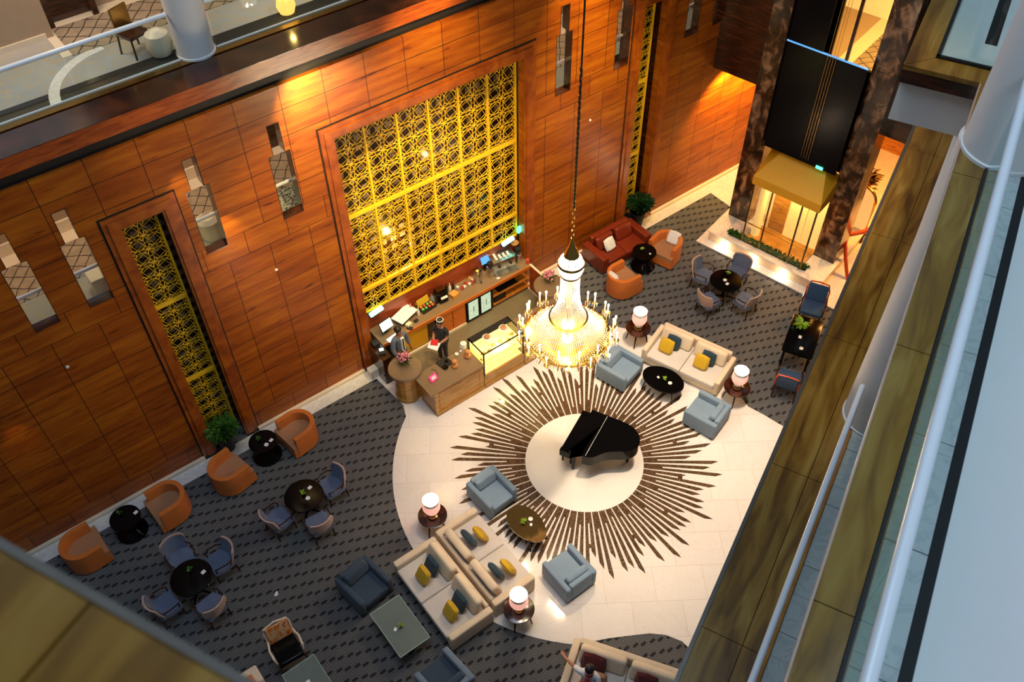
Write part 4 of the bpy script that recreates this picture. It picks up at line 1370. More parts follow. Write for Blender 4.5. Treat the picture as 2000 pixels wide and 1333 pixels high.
def blue_chair(label, loc, rz):
    t = thing('wood_frame_armchair', label, 'armchair', loc, rz, 'deep blue wood framed armchairs')
    obj('seat', B().rbox(-.29, .29, -.34, .26, .36, .48, .03), 'royal', t, True)
    b = B(T(0, .30, .70, -14))
    b.rbox(-.28, .28, -.045, .045, -.26, .28, .05, 3)
    obj('backrest', b, 'royal', t, True)
    b = B(T(0, .33, .70, -14))
    b.tube([(-.30, 0, -.3), (-.31, 0, .1), (-.25, 0, .31), (0, 0, .34), (.25, 0, .31), (.31, 0, .1), (.30, 0, -.3)], .022, 8)
    obj('back_frame', b, 'red_lacquer', t, True)
    for s in (-1, 1):
        obj('armrest', B().tube([(s * .31, .30, .62), (s * .34, .0, .63), (s * .32, -.30, .58), (s * .31, -.30, .4)], .022, 6), 'dark_wood', t, True)
        obj('leg', B().tube([(s * .28, -.30, .4), (s * .28, -.32, 0)], [.026, .018], 6), 'dark_wood', t, True)
        obj('leg', B().tube([(s * .28, .26, .4), (s * .29, .36, 0)], [.026, .018], 6), 'dark_wood', t, True)
    return t


bc = blue_chair('deep blue armchair with red wood frame at the far end of the black dining table', (17.66, 9.42, 0), 298)
dup(bc, (15.05, 8.02, 0), 118, 'deep blue armchair seen from behind at the near end of the black table')
t = thing('rectangular_table', 'black rectangular table with a lime plant between two deep blue chairs', 'table', (16.33, 8.71, 0), 28)
obj('tabletop', B().rbox(-.72, .72, -.41, .41, .68, .74, .012), 'black', t, True)
obj('apron', B().box(-.66, .66, -.35, .35, .60, .68), 'black', t)
for sx in (-1, 1):
    for sy in (-1, 1):
        obj('leg', B().box(sx * .64 - .03, sx * .64 + .03, sy * .33 - .03, sy * .33 + .03, 0, .62), 'black', t)
t = thing('lime_plant', 'bushy lime green plant on the black rectangular table', 'plant', (16.52, 8.98, .742))
obj('pot', B().lathe([(.05, 0), (.07, .09), (.06, .09)], 0, 0, 14), 'matt_black', t, True)
obj('leaves', B().leafy((0, 0, .08), 26, .26, .03, .05, .7, 9), 'lime', t, 'noweld')
card('white card on the black rectangular table', 16.22, 8.72, .742, 30)
ring('small white ashtray on the near end of the black rectangular table', 15.92, 8.42, .742)

# lamp tables with pink lamps
LT = ((5.28, 10.30, 'left of the cream sofa group'), (5.46, 7.22, 'right of the cream sofa group near the bottom'), (13.12, 11.76, 'behind the chandelier'), (13.74, 8.63, 'at the lower end of the right cream sofa'))
lt = None
for (x, y, nm) in LT:
    if lt is None:
        lt = thing('lamp_table', 'round dark side table ' + nm, 'side table', (x, y, .012), 0, 'round lamp tables')
        obj('tabletop', B().lathe([(.30, .52), (.345, .535), (.345, .555), (.33, .56)], 0, 0, 36), 'dark_wood', lt, True)
        obj('apron', B().lathe([(.24, .44), (.26, .53)], 0, 0, 24), 'black', lt, True)
        for k in range(4):
            a_ = k * pi / 2 + .6
            obj('leg', B().tube([(.22 * cos(a_), .22 * sin(a_), .52), (.25 * cos(a_), .25 * sin(a_), .3), (.31 * cos(a_), .31 * sin(a_), 0)], [.028, .024, .015], 6), 'black', lt, True)
        lamp = thing('pink_lamp', 'pink glass lamp on the side table ' + nm, 'lamp', (x, y, .572), 0, 'pink glass lamps')
        lamp.scale = (1.35, 1.35, 1.18)
        obj('foot', B().lathe([(.10, 0), (.10, .03), (.05, .05), (.04, .08)], 0, 0, 20), 'bronze', lamp, True)
        obj('stem', B().lathe([(.04, .07), (.085, .10), (.09, .14), (.06, .19)], 0, 0, 20), 'china', lamp, True)
        obj('lamp_shade', B().lathe([(.07, .18), (.13, .22), (.155, .30), (.15, .40), (.135, .47)], 0, 0, 28, False), 'pink_glass', lamp, True)
        obj('shade_rim', B().lathe([(.135, .465), (.132, .52), (.14, .56)], 0, 0, 28, False), 'china', lamp, True)
        obj('bulb', B().ball((0, 0, .44), .07), 'bulb', lamp, True)
    else:
        dup(lt, (x, y, .012), 0, 'round dark side table ' + nm)
        dup(lamp, (x, y, .572), 0, 'pink glass lamp on the side table ' + nm)
    light('pink_lamp_glow', 'POINT', (x, y, 1.30), 22, (1.0, .74, .5), .05)

# coffee tables
t = thing('egg_table', 'glossy bronze oval coffee table by the cream sofa group', 'coffee table', (6.93, 8.82, .016), 4)
pts = [(.36 * (1 + .12 * sin(a)) * cos(a), .57 * sin(a)) for a in [2 * pi * i / 48 for i in range(48)]]
obj('tabletop', B().prism(pts, .41, .45), plain('bronze lacquer', (.16, .09, .02), .06, .6, 1.0), t)
obj('base', B().prism([(x * .62, y * .62) for x, y in pts], .10, .40), 'black', t)
for s in (-1, 1):
    for q in (-1, 1):
        obj('leg', B().tube([(s * .18, q * .3, .41), (s * .26, q * .42, 0)], [.022, .014], 6), 'black', t)
sprig('small lime plant in a black pot on the bronze oval table', 6.88, 8.86, .468, 'lime', .1, 16, 11)
ring('white ashtray on the bronze oval table', 7.07, 8.86, .466)
card('white card on the bronze oval table', 6.99, 8.74, .466, 50, .035)
t = thing('oval_table', 'black oval coffee table in front of the right cream sofa', 'coffee table', (12.46, 10.05, .016), -72)
pts = [(.58 * cos(a), .40 * sin(a)) for a in [2 * pi * i / 48 for i in range(48)]]
obj('tabletop', B().prism(pts, .41, .45), 'black', t)
obj('apron', B().prism([(x * .8, y * .8) for x, y in pts], .36, .41), 'black', t)
for s in (-1, 1):
    for q in (-1, 1):
        obj('leg', B().tube([(s * .38, q * .22, .41), (s * .46, q * .28, 0)], [.022, .014], 6), 'black', t)
sprig('small lime sprig on the black oval table', 12.46, 10.0, .468, 'lime', .08, 12, 12)
ring('white ashtray on the black oval table', 12.5, 9.84, .466)
card('white card on the black oval table', 12.4, 10.18, .466, 70, .035)
for (x, y, l, nm) in ((3.22, 8.54, 1.24, 'grey glass coffee table left of the cream sofa group'), (1.05, 8.5, 1.24, 'grey glass coffee table cut by the bottom edge beside the painted chair')):
    t = thing('glass_table', nm, 'coffee table', (x, y, 0), 0, 'grey glass coffee tables')
    obj('tabletop', B().box(-.37, .37, -l / 2 + .012, l / 2 - .012, .405, .42), 'frosted', t)
    b = B()
    b.box(-.38, -.37, -l / 2, l / 2, .40, .425).box(.37, .38, -l / 2, l / 2, .40, .425).box(-.37, .37, -l / 2, -l / 2 + .012, .40, .425).box(-.37, .37, l / 2 - .012, l / 2, .40, .425)
    obj('glass_rim', b, 'glass_edge', t)
    for s in (-1, 1):
        obj('cross_leg', B().tube([(-.3, s * .5, .40), (.3, s * .34, 0.01)], .016, 6), 'brass', t, True)
        obj('cross_leg', B().tube([(.3, s * .5, .40), (-.3, s * .34, 0.01)], .016, 6), 'brass', t, True)
sprig('small plant in a round pot on the grey glass table left of the sofas', 3.22, 8.5, .422, 'lime', .07, 14, 13)
card('white card on the grey glass table left of the sofas', 3.1, 8.52, .422, 40, .04)
sprig('small plant in a round pot on the grey glass table at the bottom edge', 1.0, 8.42, .422, 'lime', .07, 14, 14)
card('white card on the grey glass table at the bottom edge', 1.04, 8.66, .422, 0, .045)
obj('paper_scrap', B().box(-.04, .04, -.03, .03, 0, .006).box(.0, .06, .02, .06, .006, .012), 'white_paper', None, label='scrap of white paper lying on the left carpet', cat='paper', loc=(1.47, 11.06, .001))
# painted armchair
t = thing('painted_armchair', 'carved armchair with painted orange back and black seat by the glass table', 'armchair', (1.03, 9.62, 0), -4)
b = B(T(0, .27, .68, -16))
b.rbox(-.25, .25, -.03, .03, -.24, .24, .03, 3)
obj('backrest', b, 'pattern', t, True)
b = B(T(0, .29, .68, -16))
b.tube([(-.27, 0, -.3), (-.29, 0, .1), (-.26, 0, .23), (-.1, 0, .27), (0, 0, .30), (.1, 0, .27), (.26, 0, .23), (.29, 0, .1), (.27, 0, -.3)], .022, 8)
obj('back_frame', b, 'cream_stone', t, True)
obj('seat', B().rbox(-.27, .27, -.36, .22, .34, .47, .04, 3), 'black', t, True)
for s in (-1, 1):
    obj('armrest', B().tube([(s * .28, .2, .62), (s * .33, -.02, .64), (s * .32, -.22, .60), (s * .30, -.27, .46)], [.02, .022, .028, .02], 8), 'cream_stone', t, True)
    obj('leg', B().tube([(s * .27, -.33, .36), (s * .31, -.38, .2), (s * .28, -.38, 0)], [.03, .024, .016], 8), 'bronze', t, True)
    obj('leg', B().tube([(s * .26, .24, .36), (s * .27, .34, 0)], [.026, .016], 8), 'bronze', t, True)
# grand piano
K = (8.80, 9.55)
t = thing('grand_piano', 'black grand piano with closed lid on the round marble disc', 'piano', (K[0], K[1], .017), 0)
e1, e2 = Vector((.905, .425)), Vector((.425, -.905))
out = [(0, 0), (1.36, 0), (1.37, .85), (1.33, 1.10), (1.20, 1.30), (1.02, 1.41), (.84, 1.43), (.68, 1.34), (.56, 1.18), (.46, .98), (.34, .80), (.18, .68), (.04, .56), (0, .40)]
# smooth the outline
def chaik(p, k=2):
    for _ in range(k):
        q = []
        for i in range(len(p)):
            a, c = p[i], p[(i + 1) % len(p)]
            q += [(a[0] * .75 + c[0] * .25, a[1] * .75 + c[1] * .25), (a[0] * .25 + c[0] * .75, a[1] * .25 + c[1] * .75)]
        p = q
    return p
sm = chaik(out[2:-1], 0)
sm = [(0, 0), (1.36, 0)] + [p for p in chaik([(1.36, .4)] + out[2:] + [(0, .3)], 2) if p[1] > .30]
L2 = lambda p: tuple(e1 * p[0] + e2 * p[1])
sc = lambda p, s: (.68 + (p[0] - .68) * s, .7 + (p[1] - .7) * s)
obj('case', B().prism([L2(p) for p in sm], .62, .94), 'black', t)
obj('lid', B().prism([L2(sc(p, 1.02)) for p in sm if p[1] > .44 or p[1] == 0] if False else [L2(sc(p, 1.02)) for p in sm], .945, .97), 'black', t)
b = B()
b.prism([L2(p) for p in ((0.02, .405), (1.345, .405), (1.345, .415), (.02, .415))], .97, .975)
obj('lid_seam', b, 'rail_white', t)
obj('key_bed', B().prism([L2(p) for p in ((0, -.26), (1.36, -.26), (1.36, 0), (0, 0))], .60, .72), 'black', t)
obj('key_lid', B().prism([L2(p) for p in ((.11, -.25), (1.25, -.25), (1.25, 0), (.11, 0))], .72, .80), 'black', t)
obj('lid_bead', B().prism([L2(p) for p in ((.02, -.012), (1.34, -.012), (1.34, .002), (.02, .002))], .90, .945), 'brass', t)
obj('cheek_block', B().prism([L2(p) for p in ((0, -.26), (.11, -.26), (.11, 0), (0, 0))], .72, .82), 'black', t)
obj('cheek_block', B().prism([L2(p) for p in ((1.25, -.26), (1.36, -.26), (1.36, 0), (1.25, 0))], .72, .82), 'black', t)
obj('fallboard', B().prism([L2(p) for p in ((.1, -.05), (1.26, -.05), (1.26, .0), (.1, .0))], .72, .90), 'black', t)
for p in ((.16, .06), (1.22, .06), (.98, 1.18)):
    q = L2(p)
    obj('leg', B().tube([(q[0], q[1], .62), (q[0], q[1], .3), (q[0], q[1], .0)], [.06, .05, .035], 8), 'black', t, True)
q = L2((.68, .12))
obj('pedal_lyre', B().box(q[0] - .1, q[0] + .1, q[1] - .04, q[1] + .04, .12, .62), 'black', t)

tb = thing('piano_bench', 'narrow black bench tucked against the keyboard side of the grand piano', 'bench', (K[0] + e1.x * .60 + e2.x * -.17, K[1] + e1.y * .60 + e2.y * -.17, .017), 25)
obj('seat', B().rbox(-.36, .36, -.15, .15, .40, .50, .02), 'black', tb, True)
obj('seat_band', B().box(-.365, .365, -.155, .155, .42, .44), 'bronze', tb)
for sx in (-.31, .31):
    for sy in (-.11, .11):
        obj('leg', B().box(sx - .022, sx + .022, sy - .022, sy + .022, 0, .41), 'black', tb)

# tall potted plants in the screen recesses
for (x, y, sd, lb, mt) in ((2.42, 15.45, 21, 'bushy potted plant at the foot of the narrow screen left of the bar', 'leaf'), (16.45, 15.42, 22, 'dark potted plant at the foot of the far narrow screen', 'dark_leaf')):
    t = thing('potted_plant', lb, 'plant', (x, y, .012), 0)
    obj('pot', B().lathe([(.17, 0), (.24, .5), (.26, .56), (.22, .56), (.21, .5)], 0, 0, 24), 'matt_black', t, True)
    obj('soil', B().lathe([(.01, .5), (.21, .5)], 0, 0, 24, False), 'soil', t)
    for k in range(5):
        a_ = k * 1.26
        obj('stem', B().tube([(0, 0, .48), (.12 * cos(a_), .12 * sin(a_), .9), (.2 * cos(a_), .16 * sin(a_) - .05, 1.25)], [.014, .01, .006], 5), 'dark_wood', t)
    obj('foliage', B().leafy((0, -.10, .75), 420, .22, .30, .035, 1.3, sd), mt, t, 'noweld', kind='stuff')

# ================================================================== BAR
# front counter in three bodies with the lit pastry case in the middle


def counter(label, x0, x1, y0=13.0, y1=13.72, h=1.0, ol=.14, orr=0.0):
    t = thing('bar_counter', label, 'counter', ((x0 + x1) / 2, (y0 + y1) / 2, .012))
    w_, d_ = (x1 - x0) / 2, (y1 - y0) / 2
    obj('body', B().box(-w_, w_, -d_, d_, .10, h - .05), 'counter_wood', t)
    obj('plinth', B().box(-w_, w_, -d_ - .03, d_, 0, .12), 'counter_wood', t)
    obj('worktop', B().box(-w_ - ol, w_ + orr, -d_ - .05, d_ + .06, h - .05, h), 'counter_top', t)
    b = B()
    b.box(-w_ + .12, w_ - .12, -d_ - .012, -d_, .22, .24).box(-w_ + .12, w_ - .12, -d_ - .012, -d_, .84, .86)
    b.box(-w_ + .12, -w_ + .14, -d_ - .012, -d_, .22, .86).box(w_ - .14, w_ - .12, -d_ - .012, -d_, .22, .86)
    obj('panel_moulding', b, 'lobby_wood', t)
    return t


counter('long timber bar counter with till and pink tablet, left of the lit pastry case', 7.20, 8.74)
counter('timber bar counter right of the lit pastry case behind the chandelier', 10.10, 11.55, ol=0.0, orr=.14)
t = thing('pastry_case', 'glowing yellow glass pastry case in the middle of the bar', 'display case', (9.42, 13.36, .012))
obj('base', B().box(-.66, .66, -.36, .36, 0, .50), 'counter_wood', t)
obj('plinth', B().box(-.66, .66, -.39, .36, 0, .12), 'counter_wood', t)
for z in (.50, .78, 1.04):
    obj('shelf', B().box(-.62, .62, -.32, .32, z, z + .015), 'case_light', t)
obj('back_panel', B().box(-.62, .62, .31, .33, .5, 1.33), 'case_light', t)
for x0, x1, y0, y1, nm in ((-.64, .64, -.345, -.335, 0), (-.645, -.635, -.34, .34, 0), (.635, .645, -.34, .34, 0)):
    obj('glass_panel', B().box(x0, x1, y0, y1, .5, 1.33), 'clear_glass', t)
obj('top_glass', B().box(-.64, .64, -.34, .34, 1.33, 1.34), 'clear_glass', t)
for x in (-.645, .645):
    for y in (-.345, .345):
        obj('corner_post', B().box(x - .015, x + .015, y - .015, y + .015, .48, 1.35), 'matt_black', t)
for a in ((-.66, .66, -.36, -.33), (-.66, .66, .16, .36), (-.66, -.63, -.36, .36), (.63, .66, -.36, .36)):
    obj('top_rail', B().box(*a, 1.335, 1.36), 'matt_black', t)
light('case_glow', 'POINT', (9.42, 13.15, 1.25), 14, (1.0, .80, .25), .02)

k = 0
rnd = random.Random(11)
for z, row in ((.515, 5), (.795, 6), (1.055, 6)):
    for i in range(row):
        x = 9.42 - .5 + 1.0 * i / (row - 1)
        b = B()
        b.lathe([(.02, 0), (.05, .005), (.06, .035), (.04, .06), (.01, .065)], 0, 0, 12, True, 1.2, .8)
        nm = ('bottom', 'middle', 'top')[(z > .6) + (z > .9)]
        o = obj('pastry', b, 'pastry', None, True, label='%s golden pastry on the %s shelf of the lit case' % (('leftmost', 'second from left', 'third from left', 'fourth from left', 'fifth from left', 'rightmost')[i if i < row - 1 else 5], nm), cat='pastry', group='pastries on the %s shelf' % nm, loc=(x, 13.30 + rnd.uniform(-.08, .04), z + .014))
for x, lb in ((9.18, 'left'), (9.72, 'right')):
    t = thing('cake_dome', 'clear glass dome of brown cakes on the %s of the pastry case top' % lb, 'cake dome', (x, 13.42, 1.375))
    obj('plate', B().lathe([(.05, 0), (.13, .02), (.13, .03)], 0, 0, 20), 'china', t, True)
    obj('cakes', B().ball((0, 0, .06), .08, 1, 1, .5), 'terracotta', t, True)
    obj('dome', B().lathe([(.12, .03), (.12, .1), (.08, .17), (.01, .19)], 0, 0, 20, False), 'clear_glass', t, True)
# round end tables with vases
for (x, y, lb) in ((7.02, 14.08, 'round timber pedestal with pink flowers at the left end of the bar'), (11.88, 14.15, 'round timber pedestal with pink flowers behind the chandelier')):
    t = thing('round_pedestal', lb, 'counter', (x, y, .012))
    obj('column', B().lathe([(.34, 0), (.345, .1), (.32, .14), (.32, .95), (.38, 1.03)], 0, 0, 14), 'counter_wood', t)
    obj('tabletop', B().lathe([(.42, 1.02), (.445, 1.04), (.445, 1.10), (.43, 1.115)], 0, 0, 40), 'counter_top', t, True)
    f = thing('flower_vase', 'vase of pink and white blossoms on the ' + ('left round pedestal' if x < 9 else 'round pedestal behind the chandelier'), 'flowers', (x + .06, y + .1, 1.127))
    obj('vase', B().lathe([(.05, 0), (.06, .08), (.045, .18), (.055, .22)], 0, 0, 14), 'clear_glass', f, True)
    obj('stems', B().leafy((0, 0, .05), 26, .26, .03, .012, 1.5, 31), 'leaf', f, 'noweld')
    b = B()
    rnd = random.Random(int(x))
    for i in range(70):
        a_, r_ = rnd.uniform(0, 2 * pi), rnd.uniform(0, .17)
        b.ball((r_ * cos(a_), r_ * sin(a_), .30 + rnd.uniform(-.06, .1) - r_ * .3), rnd.uniform(.018, .032), n=6, m=4)
    obj('blossoms', b, 'pink', f, True)
obj('marble_block', B().box(-.12, .14, -.1, .12, 0, .3), 'white_marble', None, label='small pale marble block behind the left round pedestal', cat='block', loc=(6.62, 15.2, .013))
# back bar
t = thing('back_bar', 'long taupe topped back bar with orange cabinet doors under the big screen', 'counter', (9.7, 15.55, .012))
obj('worktop', B().box(-2.68, 2.36, -.36, .33, .94, 1.0), 'counter_top', t)
obj('edge_band', B().box(-2.68, 2.36, -.385, -.36, .90, 1.005), 'cabinet', t)
obj('carcass', B().box(-2.66, -.02, -.28, .34, .05, .94).box(.98, 1.02, -.30, .34, .05, .94), 'dark_wood', t)
obj('splash_panel', B().box(-2.8, 2.36, .33, .36, 1.0, 1.70), 'red_panel', t)
obj('cabinet_door', B().box(-.95, -.42, -.33, -.30, .10, .90), 'cabinet', t)
obj('cabinet_door', B().box(-.40, .02, -.33, -.30, .10, .90), 'cabinet', t)
for x in (-.48, -.34):
    obj('knob', B().ball((x, -.35, .55), .018), 'brass', t, True)
obj('open_shelf', B().box(1.0, 2.35, -.3, .3, .42, .45).box(1.0, 2.35, -.3, .3, .08, .12), 'lobby_wood', t)
obj('gold_recess_panel', B().box(-2.05, -1.25, -.31, -.29, .12, .86), 'car_gold', t)  # flat panel; the glow of a recess is put into its gold colour
obj('skirting', B().box(-2.7, .02, -.36, -.30, 0, .08), 'cream_stone', t)
t = thing('bar_fridge', 'black under counter fridge with two glowing glass doors', 'fridge', (10.20, 15.50, .012))
obj('cabinet', B().box(-.46, .46, -.24, .30, .02, .90), 'matt_black', t)
for x in (-.22, .22):
    d = obj('door', B().box(x - .205, x + .205, -.30, -.245, .06, .88), 'matt_black', t)
    obj('door_glass', B().box(x - .165, x + .165, -.308, -.30, .13, .80), 'fridge_glow', d)
    obj('handle', B().box(x - .012, x + .012, -.33, -.308, .4, .6), 'steel', d)
t = thing('side_counter', 'short dark counter at the left end of the bar alcove with till screens', 'counter', (6.98, 15.12, .012))
obj('body', B().box(-.25, .0, -.40, .30, 0, .94), 'dark_wood', t)
obj('worktop', B().box(-.27, .02, -.42, .30, .94, 1.0), 'dark_wood', t)
t = thing('bar_gate', 'brown timber flap gate at the right end of the bar alcove', 'gate', (12.02, 14.75, .012))
obj('panel', B().box(-.02, .02, -.45, .45, .05, 1.0), 'red_panel', t)
obj('cap', B().box(-.03, .03, -.46, .46, 1.0, 1.03), 'cream_stone', t)
obj('bar_mat', B().box(-.35, .35, -.2, .2, 0, .02), 'matt_black', None, label='black mat on the shelf under the right end of the back bar', cat='mat', loc=(11.3, 15.5, .463))
obj('crate', B().box(-.2, .2, -.15, .15, 0, .2), 'matt_black', None, label='black crate standing on the low shelf under the back bar right of the fridge', cat='crate', loc=(11.0, 15.45, .133))
# equipment
ZT = 1.013


def bar(name, b, mat, label, cat, x, y, z=ZT, rz=0, smooth=False, group=None):
    o = obj(name, b, mat, None, smooth, label=label, cat=cat, loc=(x, y, z), group=group)
    o.rotation_euler = (0, 0, rad(rz))
    return o


t = thing('espresso_machine', 'steel espresso machine with cups on top at the right end of the back bar', 'coffee machine', (11.33, 15.62, ZT), -8)
obj('body', B().rbox(-.36, .36, -.14, .26, .0, .40, .02), 'steel', t, True)
obj('drip_tray', B().box(-.36, .36, -.34, -.14, 0, .07), 'steel', t)
obj('cup_rail', B().tube([(-.35, -.13, .44), (.35, -.13, .44), (.35, .25, .44), (-.35, .25, .44)], .01, 6, True), 'steel', t, True)
for x in (-.18, .18):
    obj('group_head', B().lathe([(.04, .22), (.045, .30)], x, -.18, 14), 'matt_black', t, True)
for i in range(9):
    bar('coffee_cup', B().lathe([(.02, 0), (.038, .02), (.042, .06), (.036, .058), (.03, .02)], 0, 0, 12), 'china', ('%s white cup in the %s row on top of the espresso machine' % (('first', 'second', 'third', 'fourth')[i % 4], ('front', 'middle', 'back')[i // 4])), 'cup', 11.12 + .13 * (i % 4) + .02 * (i // 4), 15.60 + .09 * (i // 4) - .015 * (i % 4), ZT + .405, 0, True, 'cups on the espresso machine')
for (x, lb) in ((10.86, 'left'), (11.84, 'right')):
    t = thing('coffee_grinder', 'coffee grinder with black hopper %s of the espresso machine' % lb, 'grinder', (x, 15.55, ZT))
    obj('body', B().rbox(-.08, .08, -.1, .1, 0, .32, .02), 'steel', t, True)
    obj('hopper', B().lathe([(.03, .32), (.085, .40), (.085, .50)], 0, 0, 16), 'matt_black', t, True)
t = thing('water_urn', 'polished steel urn with lid on the back bar', 'urn', (10.45, 15.60, ZT))
obj('body', B().lathe([(.13, 0), (.135, .03), (.13, .36), (.11, .42)], 0, 0, 24), 'steel', t, True)
obj('lid', B().lathe([(.115, .42), (.08, .46), (.01, .48)], 0, 0, 24), 'bronze', t, True)
obj('tap', B().tube([(0, -.13, .08), (0, -.19, .08), (0, -.19, .04)], .012, 6), 'matt_black', t, True)
t = thing('till_screen', 'small upright blue touch screen beside the urn', 'screen', (10.86, 15.80, ZT + .0), 0)
obj('display', B(T(0, 0, .42, -20)).box(-.13, .13, -.012, .012, -.11, .11), 'screen_blue', t)
obj('stand', B().box(-.03, .03, .0, .04, 0, .36), 'matt_black', t)
t = thing('till_monitor', 'white screened till monitor at the left end of the bar', 'monitor', (7.36, 15.50, ZT), 8)
obj('display', B(T(0, 0, .30, -28)).box(-.20, .20, -.015, .015, -.14, .14), 'matt_black', t)
obj('screen', B(T(0, 0, .30, -28)).box(-.185, .185, -.02, -.015, -.125, .125), 'screen_white', t)
obj('stand', B().box(-.05, .05, .02, .08, 0, .2), 'matt_black', t)
obj('keyboard', B().box(-.2, .2, -.34, -.2, 0, .025), 'screen_white', t)
t = thing('service_phone', 'small phone with pale display on the left side counter', 'phone', (6.87, 14.98, ZT), -20)
obj('body', B().box(-.09, .09, -.12, .12, 0, .05), 'matt_black', t)
obj('screen', B().box(-.06, .06, .0, .1, .05, .056), 'screen_white', t)
bar('cash_printer', B().rbox(-.09, .09, -.11, .11, 0, .13, .02), 'matt_black', 'black receipt printer on the left side counter', 'printer', 6.86, 15.30, ZT, 0, True)
bar('menu_book', B().box(-.33, -.01, -.2, .2, .02, .03).box(.01, .33, -.2, .2, .02, .03).box(-.33, .33, -.19, .19, 0, .018), 'white_paper', 'large open white binder on the back bar', 'binder', 8.02, 15.63, ZT + .16, 18)
bar('binder_box', B().rbox(-.25, .25, -.12, .12, 0, .158, .02), 'matt_black', 'black box propping up the open white binder', 'box', 8.02, 15.66, ZT, 10)
bar('paper_block', B().box(-.08, .08, -.06, .06, 0, .10), 'cream_stone', 'cream paper block near the front edge of the back bar', 'paper', 7.95, 15.34, ZT, 15)
bar('card_reader', B().rbox(-.05, .05, -.08, .08, 0, .04, .01), 'matt_black', 'black card reader near the front edge of the back bar', 'card reader', 7.92, 15.24, ZT, 30, True)
bar('wall_phone', B().rbox(-.06, .06, -.04, .04, 0, .06, .01), 'matt_black', 'small black gadget beside the card reader on the back bar', 'gadget', 8.2, 15.36, ZT, 10, True)
t = thing('fruit_tray', 'yellow backed tray of fruit and cups on the back bar', 'tray', (8.72, 15.62, ZT), 6)
obj('tray', B().box(-.24, .24, -.16, .16, 0, .05), 'matt_black', t)
obj('back_board', B(T(0, .16, .14, -20)).box(-.2, .2, -.01, .01, -.1, .1), 'yellow', t)
for i, m in enumerate(('green_food', 'green_food', 'red_food', 'orange', 'orange', 'red_food', 'green_food', 'pastry')):
    bar('fruit', B().ball((0, 0, .045), .045), m, {'green_food': 'green', 'red_food': 'red', 'orange': 'orange', 'pastry': 'golden'}[m] + ' fruit %s in the %s row of the back bar tray' % (('at the left end', 'second from left', 'third from left', 'at the right end')[i % 4], ('front', 'back')[i // 4]), 'fruit', 8.55 + .105 * (i % 4), 15.53 + .10 * (i // 4), ZT + .055, 0, True, 'fruit in the tray')
t = thing('coffee_brewer', 'squat black coffee brewer in the middle of the back bar', 'coffee machine', (9.22, 15.62, ZT), -4)
obj('body', B().rbox(-.14, .14, -.16, .18, 0, .34, .03), 'black', t, True)
obj('top_plate', B().box(-.12, .12, -.02, .16, .34, .37), 'bronze', t)
obj('control_panel', B(T(0, -.165, .24, -30)).box(-.1, .1, -.008, .008, -.05, .05), 'china', t)
bar('wood_box', B().rbox(-.11, .11, -.1, .1, 0, .14, .01), 'pastry', 'light timber box right of the black coffee brewer', 'box', 9.56, 15.50, ZT, 12)
bar('red_canister', B().lathe([(.05, 0), (.05, .16), (.03, .18)], 0, 0, 14), 'red_food', 'red canister beside the espresso machine at the wall', 'canister', 12.0, 15.3, ZT - .1 + .1, 0, True)
rnd = random.Random(5)
for i, (x, y, h, m, lb) in enumerate(((8.38, 15.50, .30, 'china', 'tall pale bottle left of the fruit tray'), (8.44, 15.70, .32, 'bronze', 'amber bottle behind the fruit tray'), (8.30, 15.76, .30, 'pink', 'pink bottle behind the open binder'),
                                      (8.98, 15.72, .28, 'lightblue', 'blue grey bottle left of the coffee brewer'), (9.03, 15.58, .26, 'matt_black', 'dark bottle left of the coffee brewer'),
                                      (9.50, 15.78, .30, 'matt_black', 'black bottle behind the timber box'), (9.60, 15.76, .28, 'china', 'white capped bottle behind the timber box'), (9.70, 15.74, .27, 'matt_black', 'short dark bottle behind the timber box'))):
    bar('bottle', B().lathe([(.035, 0), (.038, .02), (.038, h * .6), (.014, h * .78), (.014, h)], 0, 0, 14), m, lb, 'bottle', x, y, ZT, 0, True, 'bottles on the back bar')
for i in range(7):
    m = 'red_food' if i % 2 else 'china'
    bar('mug', B().lathe([(.03, 0), (.045, .02), (.045, .085), (.038, .085), (.036, .02)], 0, 0, 14), m, ('first', 'first', 'second', 'second', 'third', 'third', 'fourth')[i] + (' red' if i % 2 else ' white') + ' mug from the left between the bottles and the steel urn', 'mug', 9.82 + .085 * i, 15.62 + (.07 if i % 3 == 0 else -.03), ZT, 0, True, 'mugs left of the urn')
bar('jar', B().lathe([(.04, 0), (.045, .1), (.03, .13)], 0, 0, 14), 'pastry', 'small amber jar just left of the steel urn', 'jar', 10.28, 15.76, ZT, 0, True)
bar('folded_napkin', B().box(-.06, .06, -.04, .04, 0, .012), 'white_paper', 'folded white napkin in front of the right grinder', 'napkin', 10.98, 15.34, ZT, 20)
for (x, z, lb) in ((7.25, 1.72, 'cyan glowing tube lamp at the left end of the bar alcove'), (11.62, 1.78, 'cyan glowing tube lamp at the right end of the bar alcove')):
    b = B()
    b.tube([(-.2, 0, 0), (.2, 0, 0)], .07, 12)
    bar('tube_lamp', b, 'cyan_light', lb, 'lamp', x, 15.72, z, 8, True, 'cyan tube lamps')
    bar('lamp_bracket', B().box(-.22, .22, -.02, .02, -.10, .0), 'matt_black', 'black bracket under the ' + lb, 'bracket', x, 15.80, z - .02, 8)
b = B()
b.ball((0, 0, 0), .09, 1, .5, 1.5)
bar('green_lamp', b, 'green_light', 'small green glowing lamp on the right cheek of the wide screen recess', 'lamp', 12.02, 15.72, 2.0, 0, True)
bar('copper_bowl', B().lathe([(.02, 0), (.09, .03), (.12, .1), (.11, .1), (.08, .03)], 0, 0, 18), 'terracotta', 'orange bowl hanging under the right cyan lamp', 'bowl', 11.86, 15.72, 1.5, 0, True)
for x in (8.0, 9.5, 11.0):
    light('bar_glow', 'SPOT', (x, 15.7, 4.9), 30, (1.0, .72, .36), .05, (x, 15.1, .5), 60, .8)

